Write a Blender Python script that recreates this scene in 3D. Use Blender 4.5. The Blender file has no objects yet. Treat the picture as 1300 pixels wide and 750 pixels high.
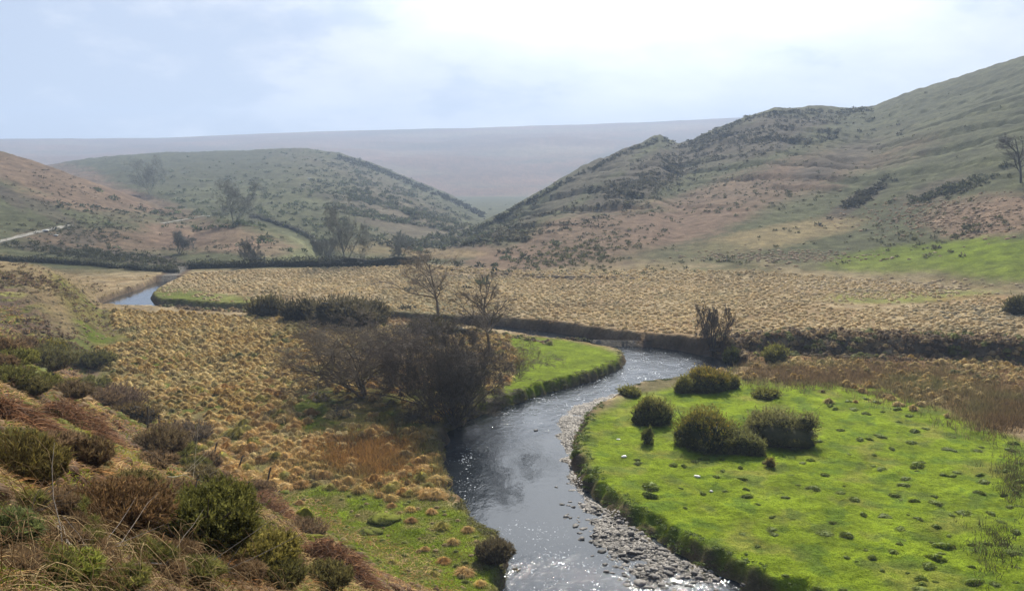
import bpy, math, random
import numpy as np
from mathutils import Vector

random.seed(7)
RNG = np.random.default_rng(7)
scene = bpy.context.scene
COL = scene.collection

# ------------------------------------------------------------------ camera maths
F = 1126.0                     # focal length in photo pixels (1300 wide)
EYE = 20.0
PITCH = math.atan(150.0 / F)
CP, SP = math.cos(PITCH), math.sin(PITCH)


def ray(px, py):
    a = (np.asarray(px, float) - 650.0) / F
    b = (375.0 - np.asarray(py, float)) / F
    return a, CP + b * SP, -SP + b * CP


def plane(px, py, z=0.0):
    """the point of the level plane z that the photograph shows at a pixel"""
    x, y, w = ray(px, py)
    t = (z - EYE) / w
    return np.stack([x * t, y * t], -1)


def azel(px, py):
    x, y, w = ray(px, py)
    return np.arctan2(x, y), w / np.hypot(x, y)


def proj(x, y, z):
    dz = z - EYE
    depth = np.maximum(y * CP - dz * SP, 1e-3)
    u = y * SP + dz * CP
    return 650 + F * x / depth, 375 - F * u / depth


# ------------------------------------------------------------------ noise
_perm = np.random.default_rng(3).permutation(1024)
_ang = np.random.default_rng(4).uniform(0, 2 * math.pi, 1024)
_gx, _gy = np.cos(_ang), np.sin(_ang)


def noise(x, y, f=1.0, seed=0):
    x = np.asarray(x, float) * f + seed * 17.31
    y = np.asarray(y, float) * f - seed * 9.77
    xi, yi = np.floor(x).astype(np.int64), np.floor(y).astype(np.int64)
    xf, yf = x - xi, y - yi

    def g(ix, iy, dx, dy):
        h = _perm[(_perm[ix & 1023] + iy) & 1023]
        return _gx[h] * dx + _gy[h] * dy
    u, v = xf * xf * (3 - 2 * xf), yf * yf * (3 - 2 * yf)
    a = g(xi, yi, xf, yf) * (1 - u) + g(xi + 1, yi, xf - 1, yf) * u
    b = g(xi, yi + 1, xf, yf - 1) * (1 - u) + g(xi + 1, yi + 1, xf - 1, yf - 1) * u
    return (a * (1 - v) + b * v) * 1.5


def fbm(x, y, f=1.0, octs=4, seed=0, gain=0.5):
    s, a, t = 0, 1.0, 0
    for k in range(octs):
        s = s + a * noise(x, y, f * 2 ** k, seed + k)
        t += a
        a *= gain
    return s / t * 1.4


def sm(a, b, x):
    t = np.clip((x - a) / (b - a), 0, 1)
    return t * t * (3 - 2 * t)


# ------------------------------------------------------------------ distance to outlines
def seg_dist(x, y, pts, closed=True):
    x = np.asarray(x, float); y = np.asarray(y, float)
    best = np.full(x.shape, 1e18)
    n = len(pts)
    for i in range(n if closed else n - 1):
        ax, ay = pts[i]; bx, by = pts[(i + 1) % n]
        dx, dy = bx - ax, by - ay
        L = dx * dx + dy * dy + 1e-9
        t = np.clip(((x - ax) * dx + (y - ay) * dy) / L, 0, 1)
        d = (x - ax - t * dx) ** 2 + (y - ay - t * dy) ** 2
        best = np.minimum(best, d)
    return np.sqrt(best)


def inside(x, y, pts):
    x = np.asarray(x, float); y = np.asarray(y, float)
    r = np.zeros(x.shape, bool)
    n = len(pts)
    for i in range(n):
        ax, ay = pts[i]; bx, by = pts[(i + 1) % n]
        if ay == by:
            continue
        c = ((ay > y) != (by > y)) & (x < (bx - ax) * (y - ay) / (by - ay) + ax)
        r ^= c
    return r


def sdist(x, y, pts, reach=None):
    """signed distance, negative inside"""
    x = np.asarray(x, float); y = np.asarray(y, float)
    if reach is None:
        d = seg_dist(x, y, pts)
        return np.where(inside(x, y, pts), -d, d)
    p = np.asarray(pts)
    m = (x > p[:, 0].min() - reach) & (x < p[:, 0].max() + reach) & (y > p[:, 1].min() - reach) & (y < p[:, 1].max() + reach)
    out = np.full(x.shape, float(reach))
    if m.any():
        d = seg_dist(x[m], y[m], pts)
        out[m] = np.where(inside(x[m], y[m], pts), -d, d)
    return out


def poly(pix, z=0.0):
    a = np.array(pix, float)
    return plane(a[:, 0], a[:, 1], z)


WATER = -1.0
CHANNEL = poly([(610, 1150), (645, 900), (650, 770), (648, 742), (655, 715), (640, 692), (618, 674), (598, 654), (580, 630), (569, 600), (566, 572),
                (577, 550), (605, 532), (645, 518), (685, 505), (725, 493), (765, 481), (792, 468), (799, 458), (790, 451),
                (765, 446), (735, 442), (700, 437), (640, 427), (560, 416), (450, 408), (350, 402), (250, 397), (170, 394),
                (128, 391), (130, 386), (145, 379), (165, 372), (185, 365), (200, 358), (215, 352), (228, 347),
                (243, 348), (226, 357), (208, 365), (196, 372), (188, 380), (195, 387), (250, 391), (350, 397), (450, 403), (560, 409),
                (640, 415), (700, 422), (750, 430), (800, 438), (860, 445), (910, 455), (942, 464), (940, 472), (905, 481),
                (850, 489), (800, 498), (752, 522), (728, 556), (723, 592), (745, 630), (785, 660), (835, 693), (885, 722), (950, 750),
                (1040, 790), (1250, 900), (1600, 1150)], WATER)
GRAVEL = poly([(830, 490), (790, 496), (745, 505), (706, 520), (693, 545), (702, 585), (711, 622), (725, 655), (742, 685), (765, 707), (780, 725),
               (800, 744), (850, 752), (905, 745), (950, 752), (900, 716), (850, 684), (800, 655), (760, 620), (740, 592), (745, 556),
               (770, 522), (820, 498)], WATER)
TERRACE = poly([(655, 421), (700, 427), (750, 434), (800, 441), (860, 447), (915, 452), (960, 450), (1040, 452), (1120, 455), (1200, 458),
                (1300, 464), (1500, 480), (1800, 500)], 0)
TERRACE = np.vstack([TERRACE, [[400, 120], [400, 600], [-40, 600], [-25, 200], [-15, 140]]])
PASTURE = poly([(735, 560), (752, 528), (810, 500), (880, 489), (950, 482), (1040, 482), (1120, 490), (1200, 520), (1300, 560), (1500, 620),
                (1700, 1100), (1300, 950), (1000, 775), (880, 715), (800, 665), (735, 610)], 0)
SPIT = poly([(625, 424), (700, 429), (765, 440), (797, 455), (785, 470), (720, 490), (660, 505), (610, 520), (640, 480), (655, 450)], 0)
MEADOW = poly([(60, 385), (120, 392), (250, 399), (350, 404), (480, 412), (600, 420), (650, 430), (655, 470), (625, 515), (560, 545),
               (552, 600), (560, 640), (520, 628), (440, 615), (380, 622), (300, 612), (230, 560), (150, 500), (105, 440), (70, 410)], 0)
LAWN = poly([(330, 640), (400, 618), (470, 622), (540, 632), (585, 650), (620, 680), (640, 705), (645, 760), (400, 780), (340, 700)], 0)


# ------------------------------------------------------------------ hills
def hill(ridge, dr, foot, df, zf=0.0, power=1.15, fall=0.12):
    """ridge/foot: pixel polylines of skyline and of the line where the hill meets the floor.
    dr/df: [(px, metres)] distance of those lines. Returned as tables over azimuth."""
    r = np.array(ridge, float)
    az, el = azel(r[:, 0], r[:, 1])
    d = np.interp(r[:, 0], *zip(*dr))
    fpx = r[:, 0]
    fd = np.interp(fpx, *zip(*df))
    return dict(az=az, d=d, z=EYE + el * d, fd=fd, zf=zf, power=power, fall=fall)


H_RIGHT = hill([(520, 334), (548, 322), (575, 308), (600, 291), (640, 269), (700, 235), (745, 210), (790, 189), (815, 181), (826, 174), (838, 171), (850, 178),
                (862, 182), (880, 176), (892, 169), (920, 158), (950, 147), (970, 140), (985, 136), (1000, 138), (1040, 134), (1080, 136), (1110, 133),
                (1150, 118), (1200, 102), (1250, 86), (1300, 70), (1500, 10), (1900, 0)],
               [(520, 240), (600, 320), (838, 520), (1110, 560), (1300, 520), (1900, 460)],
               None, [(520, 205), (560, 190), (620, 180), (700, 172), (900, 168), (1050, 160), (1300, 140), (1900, 120)], 0.8, 1.12)
H_MID = hill([(-300, 240), (0, 222), (60, 209), (100, 203), (150, 197), (200, 194), (300, 191), (385, 188), (430, 194), (470, 206), (520, 226),
              (570, 246), (600, 262), (630, 276), (660, 300), (700, 340)],
             [(-300, 1000), (300, 950), (600, 800), (700, 700)], None, [(-300, 250), (0, 245), (300, 235), (450, 215), (600, 230), (700, 240)], -2.0, 1.25)
H_LEFT = hill([(-900, 60), (-300, 110), (-100, 165), (0, 192), (50, 207), (100, 225), (150, 243), (200, 262), (245, 275), (275, 277), (300, 282), (350, 295), (385, 310), (405, 333), (430, 350)],
              [(-900, 470), (0, 440), (200, 380), (300, 290), (430, 225)], None, [(-900, 190), (0, 190), (200, 192), (430, 200)], 0.0, 1.15)
H_FAR = hill([(-2500, 150), (-300, 178), (0, 176), (200, 175), (400, 167), (600, 162), (800, 156), (945, 149), (1100, 142), (1300, 135), (3500, 120)],
             [(-2500, 2900), (650, 3000), (3500, 2900)], None, [(-2500, 1250), (3500, 1250)], -6, 1.0, 0.02)
H_SPUR = hill([(-900, 240), (-300, 290), (-100, 318), (0, 341), (40, 347), (75, 358), (100, 373), (118, 392), (132, 408), (145, 430), (165, 480), (190, 560)],
              [(-900, 150), (0, 150), (150, 138)], None, [(-900, 60), (0, 84), (150, 110)], 0.0, 1.01)
HILLS = [H_RIGHT, H_MID, H_LEFT, H_FAR, H_SPUR]


def hill_h(h, az, r):
    o = np.argsort(h['az'])
    A = h['az'][o]
    d = np.interp(az, A, h['d'][o]); z = np.interp(az, A, h['z'][o]); fd = np.interp(az, A, h['fd'][o])
    t = (r - fd) / np.maximum(d - fd, 5)
    up = h['zf'] + (z - h['zf']) * np.clip(t, 0, 1) ** h['power']
    down = z - (r - d) * h['fall'] * sm(0, 60, r - d)
    out = np.where(t < 1, up, np.maximum(down, -8))
    sunk = out < -3.0 if h['power'] == 1.01 else np.zeros(out.shape, bool)
    return np.where((t < 0) | sunk, -50.0, out), np.where(sunk, -1.0, t)


NX, NY = 0.754, 0.656     # the near hillside falls this way


def height(x, y):
    x = np.asarray(x, float); y = np.asarray(y, float)
    r = np.hypot(x, y) + 1e-6
    az = np.arctan2(x, y)
    z = 0.10 * fbm(x, y, 0.12, 3, 1) + 0.05 * fbm(x, y, 0.9, 2, 5)
    z = z - 2.0 * sm(190, 260, r) - 4.0 * sm(260, 600, r)
    # rough meadow is lumpier
    mead = sm(1.5, -2, sdist(x, y, MEADOW, 12))
    z = z + mead * 0.16 * fbm(x, y, 0.5, 3, 8)
    past = sm(1.0, -1.5, sdist(x, y, PASTURE, 6))
    z = z + past * (0.10 * fbm(x, y, 0.45, 3, 9) + 0.06 * fbm(x, y, 1.6, 2, 10))
    # terrace beyond the river
    px0 = 650 + F * x / np.maximum(y * CP + EYE * SP, 1e-3)
    th = np.interp(px0, [640, 700, 850, 930, 1000, 1300, 1700], [0.2, 0.4, 0.6, 1.3, 1.9, 2.2, 2.5])
    td = -sdist(x, y, TERRACE, 40) + (1.0 + 0.9 * th) * fbm(x, y, 0.13, 3, 11) + 0.5 * noise(x, y, 0.6, 12)
    z = z + th * sm(0.0, 1.6 + 1.1 * th, td)
    # river channel
    sd = sdist(x, y, CHANNEL, 8) + (0.6 * noise(x, y, 0.33, 21) + 0.38 * noise(x, y, 1.0, 22)) * (0.3 + 0.7 * sm(105, 80, r))
    sg = sdist(x, y, GRAVEL, 8) + 0.5 * noise(x, y, 0.5, 23)
    bed = -1.75 + 0.84 * sm(1.0, -1.5, sg) + 0.20 * noise(x, y, 0.6, 24) + 0.05 * noise(x, y, 2.6, 25)
    b = sm(-0.15, 0.95, sd)
    z = z * b + bed * (1 - b)
    # low lip along the banks
    z = z + 0.12 * sm(0.5, 1.3, sd) * sm(2.6, 1.3, sd) * (0.5 + noise(x, y, 0.7, 26))
    # hills
    hm = np.full(x.shape, -50.0)
    for k, h in enumerate(HILLS):
        hz, t = hill_h(h, az, r)
        rough = np.clip(t * 3, 0, 1)
        if h is H_RIGHT:
            pk = np.clip(1 - np.abs(t - 0.86) / 0.26, 0, 1) * sm(0.62, 0.1, az)
            n = fbm(x, y, 0.028, 5, 31)
            hz = hz + rough * (2.4 * fbm(x, y, 0.012, 3, 30) * (t < 1.0) * sm(1.0, 0.8, t) + 0.45 * fbm(x, y, 0.22, 3, 32)) \
                + pk * (3.2 * (np.abs(n) ** 0.8) * np.sign(n) - 0.6 + 1.7 * np.maximum(fbm(x, y, 0.10, 3, 33), -0.2))
            # gullies and scarps that run down the face
            q = fbm(x + 0.8 * y, y * 0.25, 0.035, 3, 34)
            hz = hz - rough * sm(1.0, 0.75, t) * 2.2 * sm(0.15, 0.0, np.abs(q)) * sm(0.1, 0.45, t)
        elif h is H_MID:
            hz = hz + rough * sm(1.15, 0.8, t) * (2.5 * fbm(x, y, 0.02, 4, 36)) + rough * 0.7 * fbm(x, y, 0.15, 3, 37)
        elif h is H_LEFT:
            hz = hz + rough * sm(1.1, 0.8, t) * (2.0 * fbm(x, y, 0.025, 4, 38)) + rough * 0.35 * fbm(x, y, 0.2, 3, 39)
        elif h is H_FAR:
            hz = hz + rough * sm(1.0, 0.6, t) * 16.0 * fbm(x, y, 0.0025, 4, 40) + 1.6 * fbm(x, y, 0.008, 3, 41)
        else:
            hz = hz + rough * (0.7 * fbm(x, y, 0.06, 3, 42) + 0.25 * fbm(x, y, 0.4, 3, 43))
        hm = np.maximum(hm, hz)
    k = 1.2
    hh = np.clip(0.5 + 0.5 * (hm - z) / k, 0, 1)
    z = np.where(hm > z - k, hm * hh + z * (1 - hh) + k * hh * (1 - hh) * 0.6, z)
    # near hillside under the camera
    s = x * NX + y * NY
    wob = 1.8 * fbm(x, y, 0.035, 3, 50) * sm(4, 18, r)
    e = 18.3 - 0.772 * (s + wob)
    e = np.where(e > 18.3, 18.3 + (e - 18.3) * 0.75, e)
    e = np.minimum(e, 62 + 0.02 * e)
    e = e + (0.5 * fbm(x, y, 0.16, 3, 51) + 0.20 * fbm(x, y, 0.7, 3, 52)) * sm(2, 12, r) + 0.05 * fbm(x, y, 2.5, 2, 53)
    k = 3.0
    hh = np.clip(0.5 + 0.5 * (e - z) / k, 0, 1)
    z = np.where(e > z - k, e * hh + z * (1 - hh) + k * hh * (1 - hh) * 0.5, z)
    return z


GRID = {}
exact_height = height


def height(x, y):
    if not GRID:
        return exact_height(x, y)
    x = np.asarray(x, float); y = np.asarray(y, float)
    az = np.arctan2(x, y); r = np.hypot(x, y)
    A, R, Z = GRID['az'], GRID['r'], GRID['z']
    i = np.clip(np.searchsorted(R, r) - 1, 0, len(R) - 2); j = np.clip(np.searchsorted(A, az) - 1, 0, len(A) - 2)
    u = np.clip((r - R[i]) / (R[i + 1] - R[i]), 0, 1); v = np.clip((az - A[j]) / (A[j + 1] - A[j]), 0, 1)
    return (Z[i, j] * (1 - u) + Z[i + 1, j] * u) * (1 - v) + (Z[i, j + 1] * (1 - u) + Z[i + 1, j + 1] * u) * v


_RS = np.exp(np.linspace(math.log(1.5), math.log(3500), 6000))


def at(px, py):
    """ground point seen at a pixel of the photograph"""
    x, y, w = ray(px, py)
    n = math.hypot(x, y)
    x, y, w = x / n, y / n, w / n
    X, Y = _RS * x, _RS * y
    z = height(X, Y)
    hit = np.nonzero(EYE + w * _RS < z)[0]
    i = hit[0] if len(hit) else len(_RS) - 1
    return float(X[i]), float(Y[i]), float(z[i])


def gz(x, y):
    return float(height(np.array([x]), np.array([y]))[0])


# ------------------------------------------------------------------ mesh helpers
class Acc:
    def __init__(self):
        self.V, self.F3, self.F4, self.C, self.n = [], [], [], [], 0

    def add(self, V, Fc, C):
        V = np.asarray(V, float).reshape(-1, 3)
        Fc = np.asarray(Fc, np.int64)
        C = np.asarray(C, float)
        if C.ndim == 1:
            C = np.tile(C, (len(V), 1))
        self.V.append(V); self.C.append(C.reshape(-1, 3))
        (self.F3 if Fc.shape[1] == 3 else self.F4).append(Fc + self.n)
        self.n += len(V)
        return self

    def mesh(self, name, material, smooth=False):
        V = np.concatenate(self.V); C = np.concatenate(self.C)
        f3 = np.concatenate(self.F3) if self.F3 else np.zeros((0, 3), np.int64)
        f4 = np.concatenate(self.F4) if self.F4 else np.zeros((0, 4), np.int64)
        me = bpy.data.meshes.new(name)
        me.vertices.add(len(V)); me.vertices.foreach_set('co', V.astype(np.float32).ravel())
        loops = np.concatenate([f3.ravel(), f4.ravel()]).astype(np.int32)
        me.loops.add(len(loops)); me.loops.foreach_set('vertex_index', loops)
        tot = np.concatenate([np.full(len(f3), 3), np.full(len(f4), 4)]).astype(np.int32)
        st = np.concatenate([[0], np.cumsum(tot)[:-1]]).astype(np.int32)
        me.polygons.add(len(tot)); me.polygons.foreach_set('loop_start', st); me.polygons.foreach_set('loop_total', tot)
        if smooth:
            me.polygons.foreach_set('use_smooth', np.ones(len(tot), bool))
        me.update(calc_edges=True)
        ca = me.color_attributes.new('Col', 'FLOAT_COLOR', 'POINT')
        ca.data.foreach_set('color', np.concatenate([np.clip(C, 0, 1), np.ones((len(C), 1))], 1).astype(np.float32).ravel())
        me.materials.append(material)
        return me

    def build(self, name, material, parent=None, smooth=False, loc=None):
        o = bpy.data.objects.new(name, self.mesh(name, material, smooth))
        COL.objects.link(o)
        if parent is not None:
            o.parent = parent
        if loc is not None:
            o.location = loc
        return o


def tag(o, label=None, cat=None, group=None, kind=None):
    if label: o['label'] = label
    if cat: o['category'] = cat
    if group: o['group'] = group
    if kind: o['kind'] = kind
    return o


def thing(name, loc, label, cat, group=None, rz=0.0):
    o = bpy.data.objects.new(name, None)
    o.empty_display_size = 0.3
    COL.objects.link(o)
    o.location = loc; o.rotation_euler = (0, 0, rz)
    return tag(o, label, cat, group)


def copy_tree(root):
    c = root.copy(); COL.objects.link(c)
    for ch in root.children:
        d = ch.copy(); COL.objects.link(d); d.parent = c
    return c


def norm(v):
    return v / (np.linalg.norm(v, axis=-1, keepdims=True) + 1e-9)


def rdir(n, rng=RNG):
    return norm(rng.normal(size=(n, 3)))


def blades(acc, base, d, length, width, droop, nseg, c0, c1, rng=RNG, side=None):
    """grass blades: tapered strips that start at base along d and droop"""
    n = len(base)
    d = norm(np.asarray(d, float))
    length = np.broadcast_to(length, (n,)); width = np.broadcast_to(width, (n,)); droop = np.broadcast_to(droop, (n,))
    c0 = np.broadcast_to(c0, (n, 3)); c1 = np.broadcast_to(c1, (n, 3))
    if side is None:
        side = norm(np.cross(d, rdir(n, rng)))
    t = np.linspace(0, 1, nseg + 1)
    P = base[:, None, :] + d[:, None, :] * (length[:, None] * t)[..., None]
    P[..., 2] -= (droop * length)[:, None] * t ** 2
    w = width[:, None] * np.clip(1.08 - t ** 1.5, 0.06, 1)[None, :] * 0.5
    A = P - side[:, None, :] * w[..., None]
    B = P + side[:, None, :] * w[..., None]
    V = np.stack([A, B], 2).reshape(-1, 3)
    C = (c0[:, None, :] * (1 - t)[None, :, None] + c1[:, None, :] * t[None, :, None])
    C = np.repeat(C, 2, axis=1).reshape(-1, 3)
    k = (nseg + 1) * 2
    o = (np.arange(n) * k)[:, None] + (np.arange(nseg) * 2)[None, :]
    o = o.ravel()
    acc.add(V, np.stack([o, o + 1, o + 3, o + 2], 1), C)


def tris(acc, centre, size, c, outward=None, aspect=1.0, rng=RNG):
    """leaf-sized triangles; stretched along outward when aspect > 1"""
    n = len(centre)
    size = np.broadcast_to(size, (n,))
    u = rdir(n, rng) if outward is None else norm(outward + 0.55 * rdir(n, rng))
    v = norm(np.cross(u, rdir(n, rng)))
    a = centre + u * (size * aspect)[:, None]
    b = centre - u * (size * 0.4)[:, None] + v * (size * 0.5)[:, None]
    e = centre - u * (size * 0.4)[:, None] - v * (size * 0.5)[:, None]
    V = np.stack([a, b, e], 1).reshape(-1, 3)
    c = np.broadcast_to(c, (n, 3))
    acc.add(V, np.arange(3 * n).reshape(-1, 3), np.repeat(c, 3, axis=0))


def tubes(acc, P, R, sides, c):
    """P [N,K,3] centre lines, R [N,K] radii"""
    N, K = R.shape
    T = norm(np.gradient(P, axis=1))
    ref = np.where(np.abs(T[..., 2:3]) > 0.9, np.array([1.0, 0, 0]), np.array([0, 0, 1.0]))
    U = norm(np.cross(T, ref)); W = np.cross(T, U)
    a = np.arange(sides) * 2 * math.pi / sides
    V = P[:, :, None, :] + R[:, :, None, None] * (U[:, :, None, :] * np.cos(a)[None, None, :, None] + W[:, :, None, :] * np.sin(a)[None, None, :, None])
    idx = np.arange(N * K * sides).reshape(N, K, sides)
    q = np.stack([idx[:, :-1, :], np.roll(idx, -1, 2)[:, :-1, :], np.roll(idx, -1, 2)[:, 1:, :], idx[:, 1:, :]], -1).reshape(-1, 4)
    c = np.asarray(c, float)
    if c.ndim == 2:
        c = np.repeat(c, K * sides, axis=0)
    acc.add(V.reshape(-1, 3), q, c)


def lump(acc, centre, rad, c, seed=0, rough=0.25, seg=(12, 8), half=False, c_top=None):
    """an uneven closed lump (stone, bush core, hummock)"""
    nu, nv = seg
    u = np.linspace(0, 2 * math.pi, nu, endpoint=False)
    v = np.linspace(0.0001, math.pi * (0.62 if half else 0.9999), nv)
    U, Vv = np.meshgrid(u, v)
    D = np.stack([np.sin(Vv) * np.cos(U), np.sin(Vv) * np.sin(U), np.cos(Vv)], -1)
    n = fbm(D[..., 0] * 1.3 + D[..., 2] * 0.9 + seed * 3.1, D[..., 1] * 1.3 - D[..., 2] * 0.8 + seed * 1.7, 1.0, 3, seed % 19)
    D2 = D * (1 + rough * n[..., None])
    V = (np.array(centre) + D2 * np.array(rad)).reshape(-1, 3)
    idx = np.arange(nu * nv).reshape(nv, nu)
    q = np.stack([idx[:-1, :], idx[1:, :], np.roll(idx, -1, 1)[1:, :], np.roll(idx, -1, 1)[:-1, :]], -1).reshape(-1, 4)
    c = np.asarray(c, float)
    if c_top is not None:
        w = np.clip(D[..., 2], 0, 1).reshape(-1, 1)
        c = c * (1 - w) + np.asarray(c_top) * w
    acc.add(V, q, c)


# ------------------------------------------------------------------ materials
def new_mat(name):
    m = bpy.data.materials.new(name); m.use_nodes = True
    nt = m.node_tree
    for n in list(nt.nodes):
        nt.nodes.remove(n)
    out = nt.nodes.new('ShaderNodeOutputMaterial')
    return m, nt, out


def mixrgb(nt, typ, fac, a, b):
    n = nt.nodes.new('ShaderNodeMix'); n.data_type = 'RGBA'; n.blend_type = typ
    for s, v in ((n.inputs[0], fac), (n.inputs[6], a), (n.inputs[7], b)):
        if hasattr(v, 'is_output') or isinstance(v, bpy.types.NodeSocket):
            nt.links.new(v, s)
        elif isinstance(v, (int, float)):
            s.default_value = v
        else:
            s.default_value = (*v, 1)
    return n.outputs[2]


def mth(nt, op, a, b=0.0):
    n = nt.nodes.new('ShaderNodeMath'); n.operation = op
    for s, v in ((n.inputs[0], a), (n.inputs[1], b)):
        if isinstance(v, bpy.types.NodeSocket):
            nt.links.new(v, s)
        else:
            s.default_value = v
    return n.outputs[0]


def tex(nt, scale, detail=4, rough=0.6, vec=None, dims='3D'):
    n = nt.nodes.new('ShaderNodeTexNoise')
    n.inputs['Scale'].default_value = scale; n.inputs['Detail'].default_value = detail; n.inputs['Roughness'].default_value = rough
    if vec is not None:
        nt.links.new(vec, n.inputs['Vector'])
    return n.outputs['Fac']


def rng_map(nt, v, a, b, c, d):
    n = nt.nodes.new('ShaderNodeMapRange')
    nt.links.new(v, n.inputs[0])
    for i, q in zip((1, 2, 3, 4), (a, b, c, d)):
        n.inputs[i].default_value = q
    return n.outputs[0]


def plant_mat(name, trans=0.35, rough=0.75, var=0.35, scale=3.0, spec=0.2, tint=(1.0, 1.0, 1.0)):
    m, nt, out = new_mat(name)
    at_ = nt.nodes.new('ShaderNodeAttribute'); at_.attribute_name = 'Col'
    geo = nt.nodes.new('ShaderNodeNewGeometry')
    oi = nt.nodes.new('ShaderNodeObjectInfo')
    v = rng_map(nt, tex(nt, scale, 3, 0.6, geo.outputs['Position']), 0.25, 0.75, 1 - var, 1 + var)
    r = rng_map(nt, oi.outputs['Random'], 0, 1, 0.82, 1.15)
    v = mth(nt, 'MULTIPLY', v, r)
    vv = nt.nodes.new('ShaderNodeCombineColor')
    for i in range(3):
        nt.links.new(v, vv.inputs[i])
    c = mixrgb(nt, 'MULTIPLY', 1.0, at_.outputs['Color'], vv.outputs[0])
    p = nt.nodes.new('ShaderNodeBsdfPrincipled')
    nt.links.new(c, p.inputs['Base Color'])
    p.inputs['Roughness'].default_value = rough
    p.inputs['Specular IOR Level'].default_value = spec
    if trans > 0:
        t = nt.nodes.new('ShaderNodeBsdfTranslucent')
        nt.links.new(mixrgb(nt, 'MULTIPLY', 1.0, c, tint), t.inputs['Color'])
        mx = nt.nodes.new('ShaderNodeMixShader'); mx.inputs[0].default_value = trans
        nt.links.new(p.outputs[0], mx.inputs[1]); nt.links.new(t.outputs[0], mx.inputs[2])
        nt.links.new(mx.outputs[0], out.inputs[0])
    else:
        nt.links.new(p.outputs[0], out.inputs[0])
    return m


M_GRASS = plant_mat('dry_grass', 0.55, 0.7, 0.3, 2.0)
M_GREEN = plant_mat('green_leaves', 0.4, 0.65, 0.3, 3.0, tint=(1.0, 1.0, 0.6))
M_SHRUB = plant_mat('shrub_leaves', 0.42, 0.7, 0.35, 2.5)
M_BARK = plant_mat('bark', 0.0, 0.85, 0.3, 6.0)
M_MOSS = plant_mat('moss', 0.0, 0.95, 0.5, 7.0, 0.05)
M_WOOD = plant_mat('weathered_wood', 0.0, 0.9, 0.3, 9.0)


def stone_mat():
    m, nt, out = new_mat('river_stone')
    at_ = nt.nodes.new('ShaderNodeAttribute'); at_.attribute_name = 'Col'
    geo = nt.nodes.new('ShaderNodeNewGeometry'); oi = nt.nodes.new('ShaderNodeObjectInfo')
    v = rng_map(nt, tex(nt, 9, 5, 0.65, geo.outputs['Position']), 0.3, 0.7, 0.6, 1.35)
    r = rng_map(nt, oi.outputs['Random'], 0, 1, 0.6, 1.3)
    v = mth(nt, 'MULTIPLY', v, r)
    vv = nt.nodes.new('ShaderNodeCombineColor')
    for i in range(3):
        nt.links.new(v, vv.inputs[i])
    c = mixrgb(nt, 'MULTIPLY', 1.0, at_.outputs['Color'], vv.outputs[0])
    p = nt.nodes.new('ShaderNodeBsdfPrincipled')
    nt.links.new(c, p.inputs['Base Color']); p.inputs['Roughness'].default_value = 0.65; p.inputs['Specular IOR Level'].default_value = 0.25
    b = nt.nodes.new('ShaderNodeBump'); b.inputs['Strength'].default_value = 0.4; b.inputs['Distance'].default_value = 0.03
    nt.links.new(tex(nt, 14, 5, 0.6, geo.outputs['Position']), b.inputs['Height']); nt.links.new(b.outputs[0], p.inputs['Normal'])
    nt.links.new(p.outputs[0], out.inputs[0])
    return m


M_STONE = stone_mat()


def ground_mat():
    m, nt, out = new_mat('moorland_ground')
    at_ = nt.nodes.new('ShaderNodeAttribute'); at_.attribute_name = 'Col'
    geo = nt.nodes.new('ShaderNodeNewGeometry'); pos = geo.outputs['Position']
    n1 = tex(nt, 0.35, 6, 0.65, pos)
    n2 = tex(nt, 2.6, 5, 0.7, pos)
    n3 = tex(nt, 11.0, 3, 0.6, pos)
    v = mth(nt, 'MULTIPLY', rng_map(nt, n1, 0.3, 0.7, 0.60, 1.40), rng_map(nt, n2, 0.3, 0.7, 0.70, 1.30))
    v = mth(nt, 'MULTIPLY', v, rng_map(nt, n3, 0.3, 0.7, 0.8, 1.2))
    vv = nt.nodes.new('ShaderNodeCombineColor')
    for i in range(3):
        nt.links.new(v, vv.inputs[i])
    c = mixrgb(nt, 'MULTIPLY', 1.0, at_.outputs['Color'], vv.outputs[0])
    # tufts of a drier tone
    f = rng_map(nt, tex(nt, 0.9, 5, 0.7, pos), 0.55, 0.75, 0.0, 0.35)
    c = mixrgb(nt, 'MIX', f, c, mixrgb(nt, 'MULTIPLY', 1.0, c, (1.25, 1.0, 0.8)))
    p = nt.nodes.new('ShaderNodeBsdfPrincipled')
    nt.links.new(c, p.inputs['Base Color'])
    p.inputs['Roughness'].default_value = 0.95; p.inputs['Specular IOR Level'].default_value = 0.05
    h = mth(nt, 'ADD', mth(nt, 'ADD', mth(nt, 'MULTIPLY', n1, 0.9), mth(nt, 'MULTIPLY', n2, 0.35)), mth(nt, 'MULTIPLY', n3, 0.12))
    b = nt.nodes.new('ShaderNodeBump'); b.inputs['Strength'].default_value = 0.8; b.inputs['Distance'].default_value = 0.5
    nt.links.new(h, b.inputs['Height']); nt.links.new(b.outputs[0], p.inputs['Normal'])
    nt.links.new(p.outputs[0], out.inputs[0])
    return m


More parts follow.
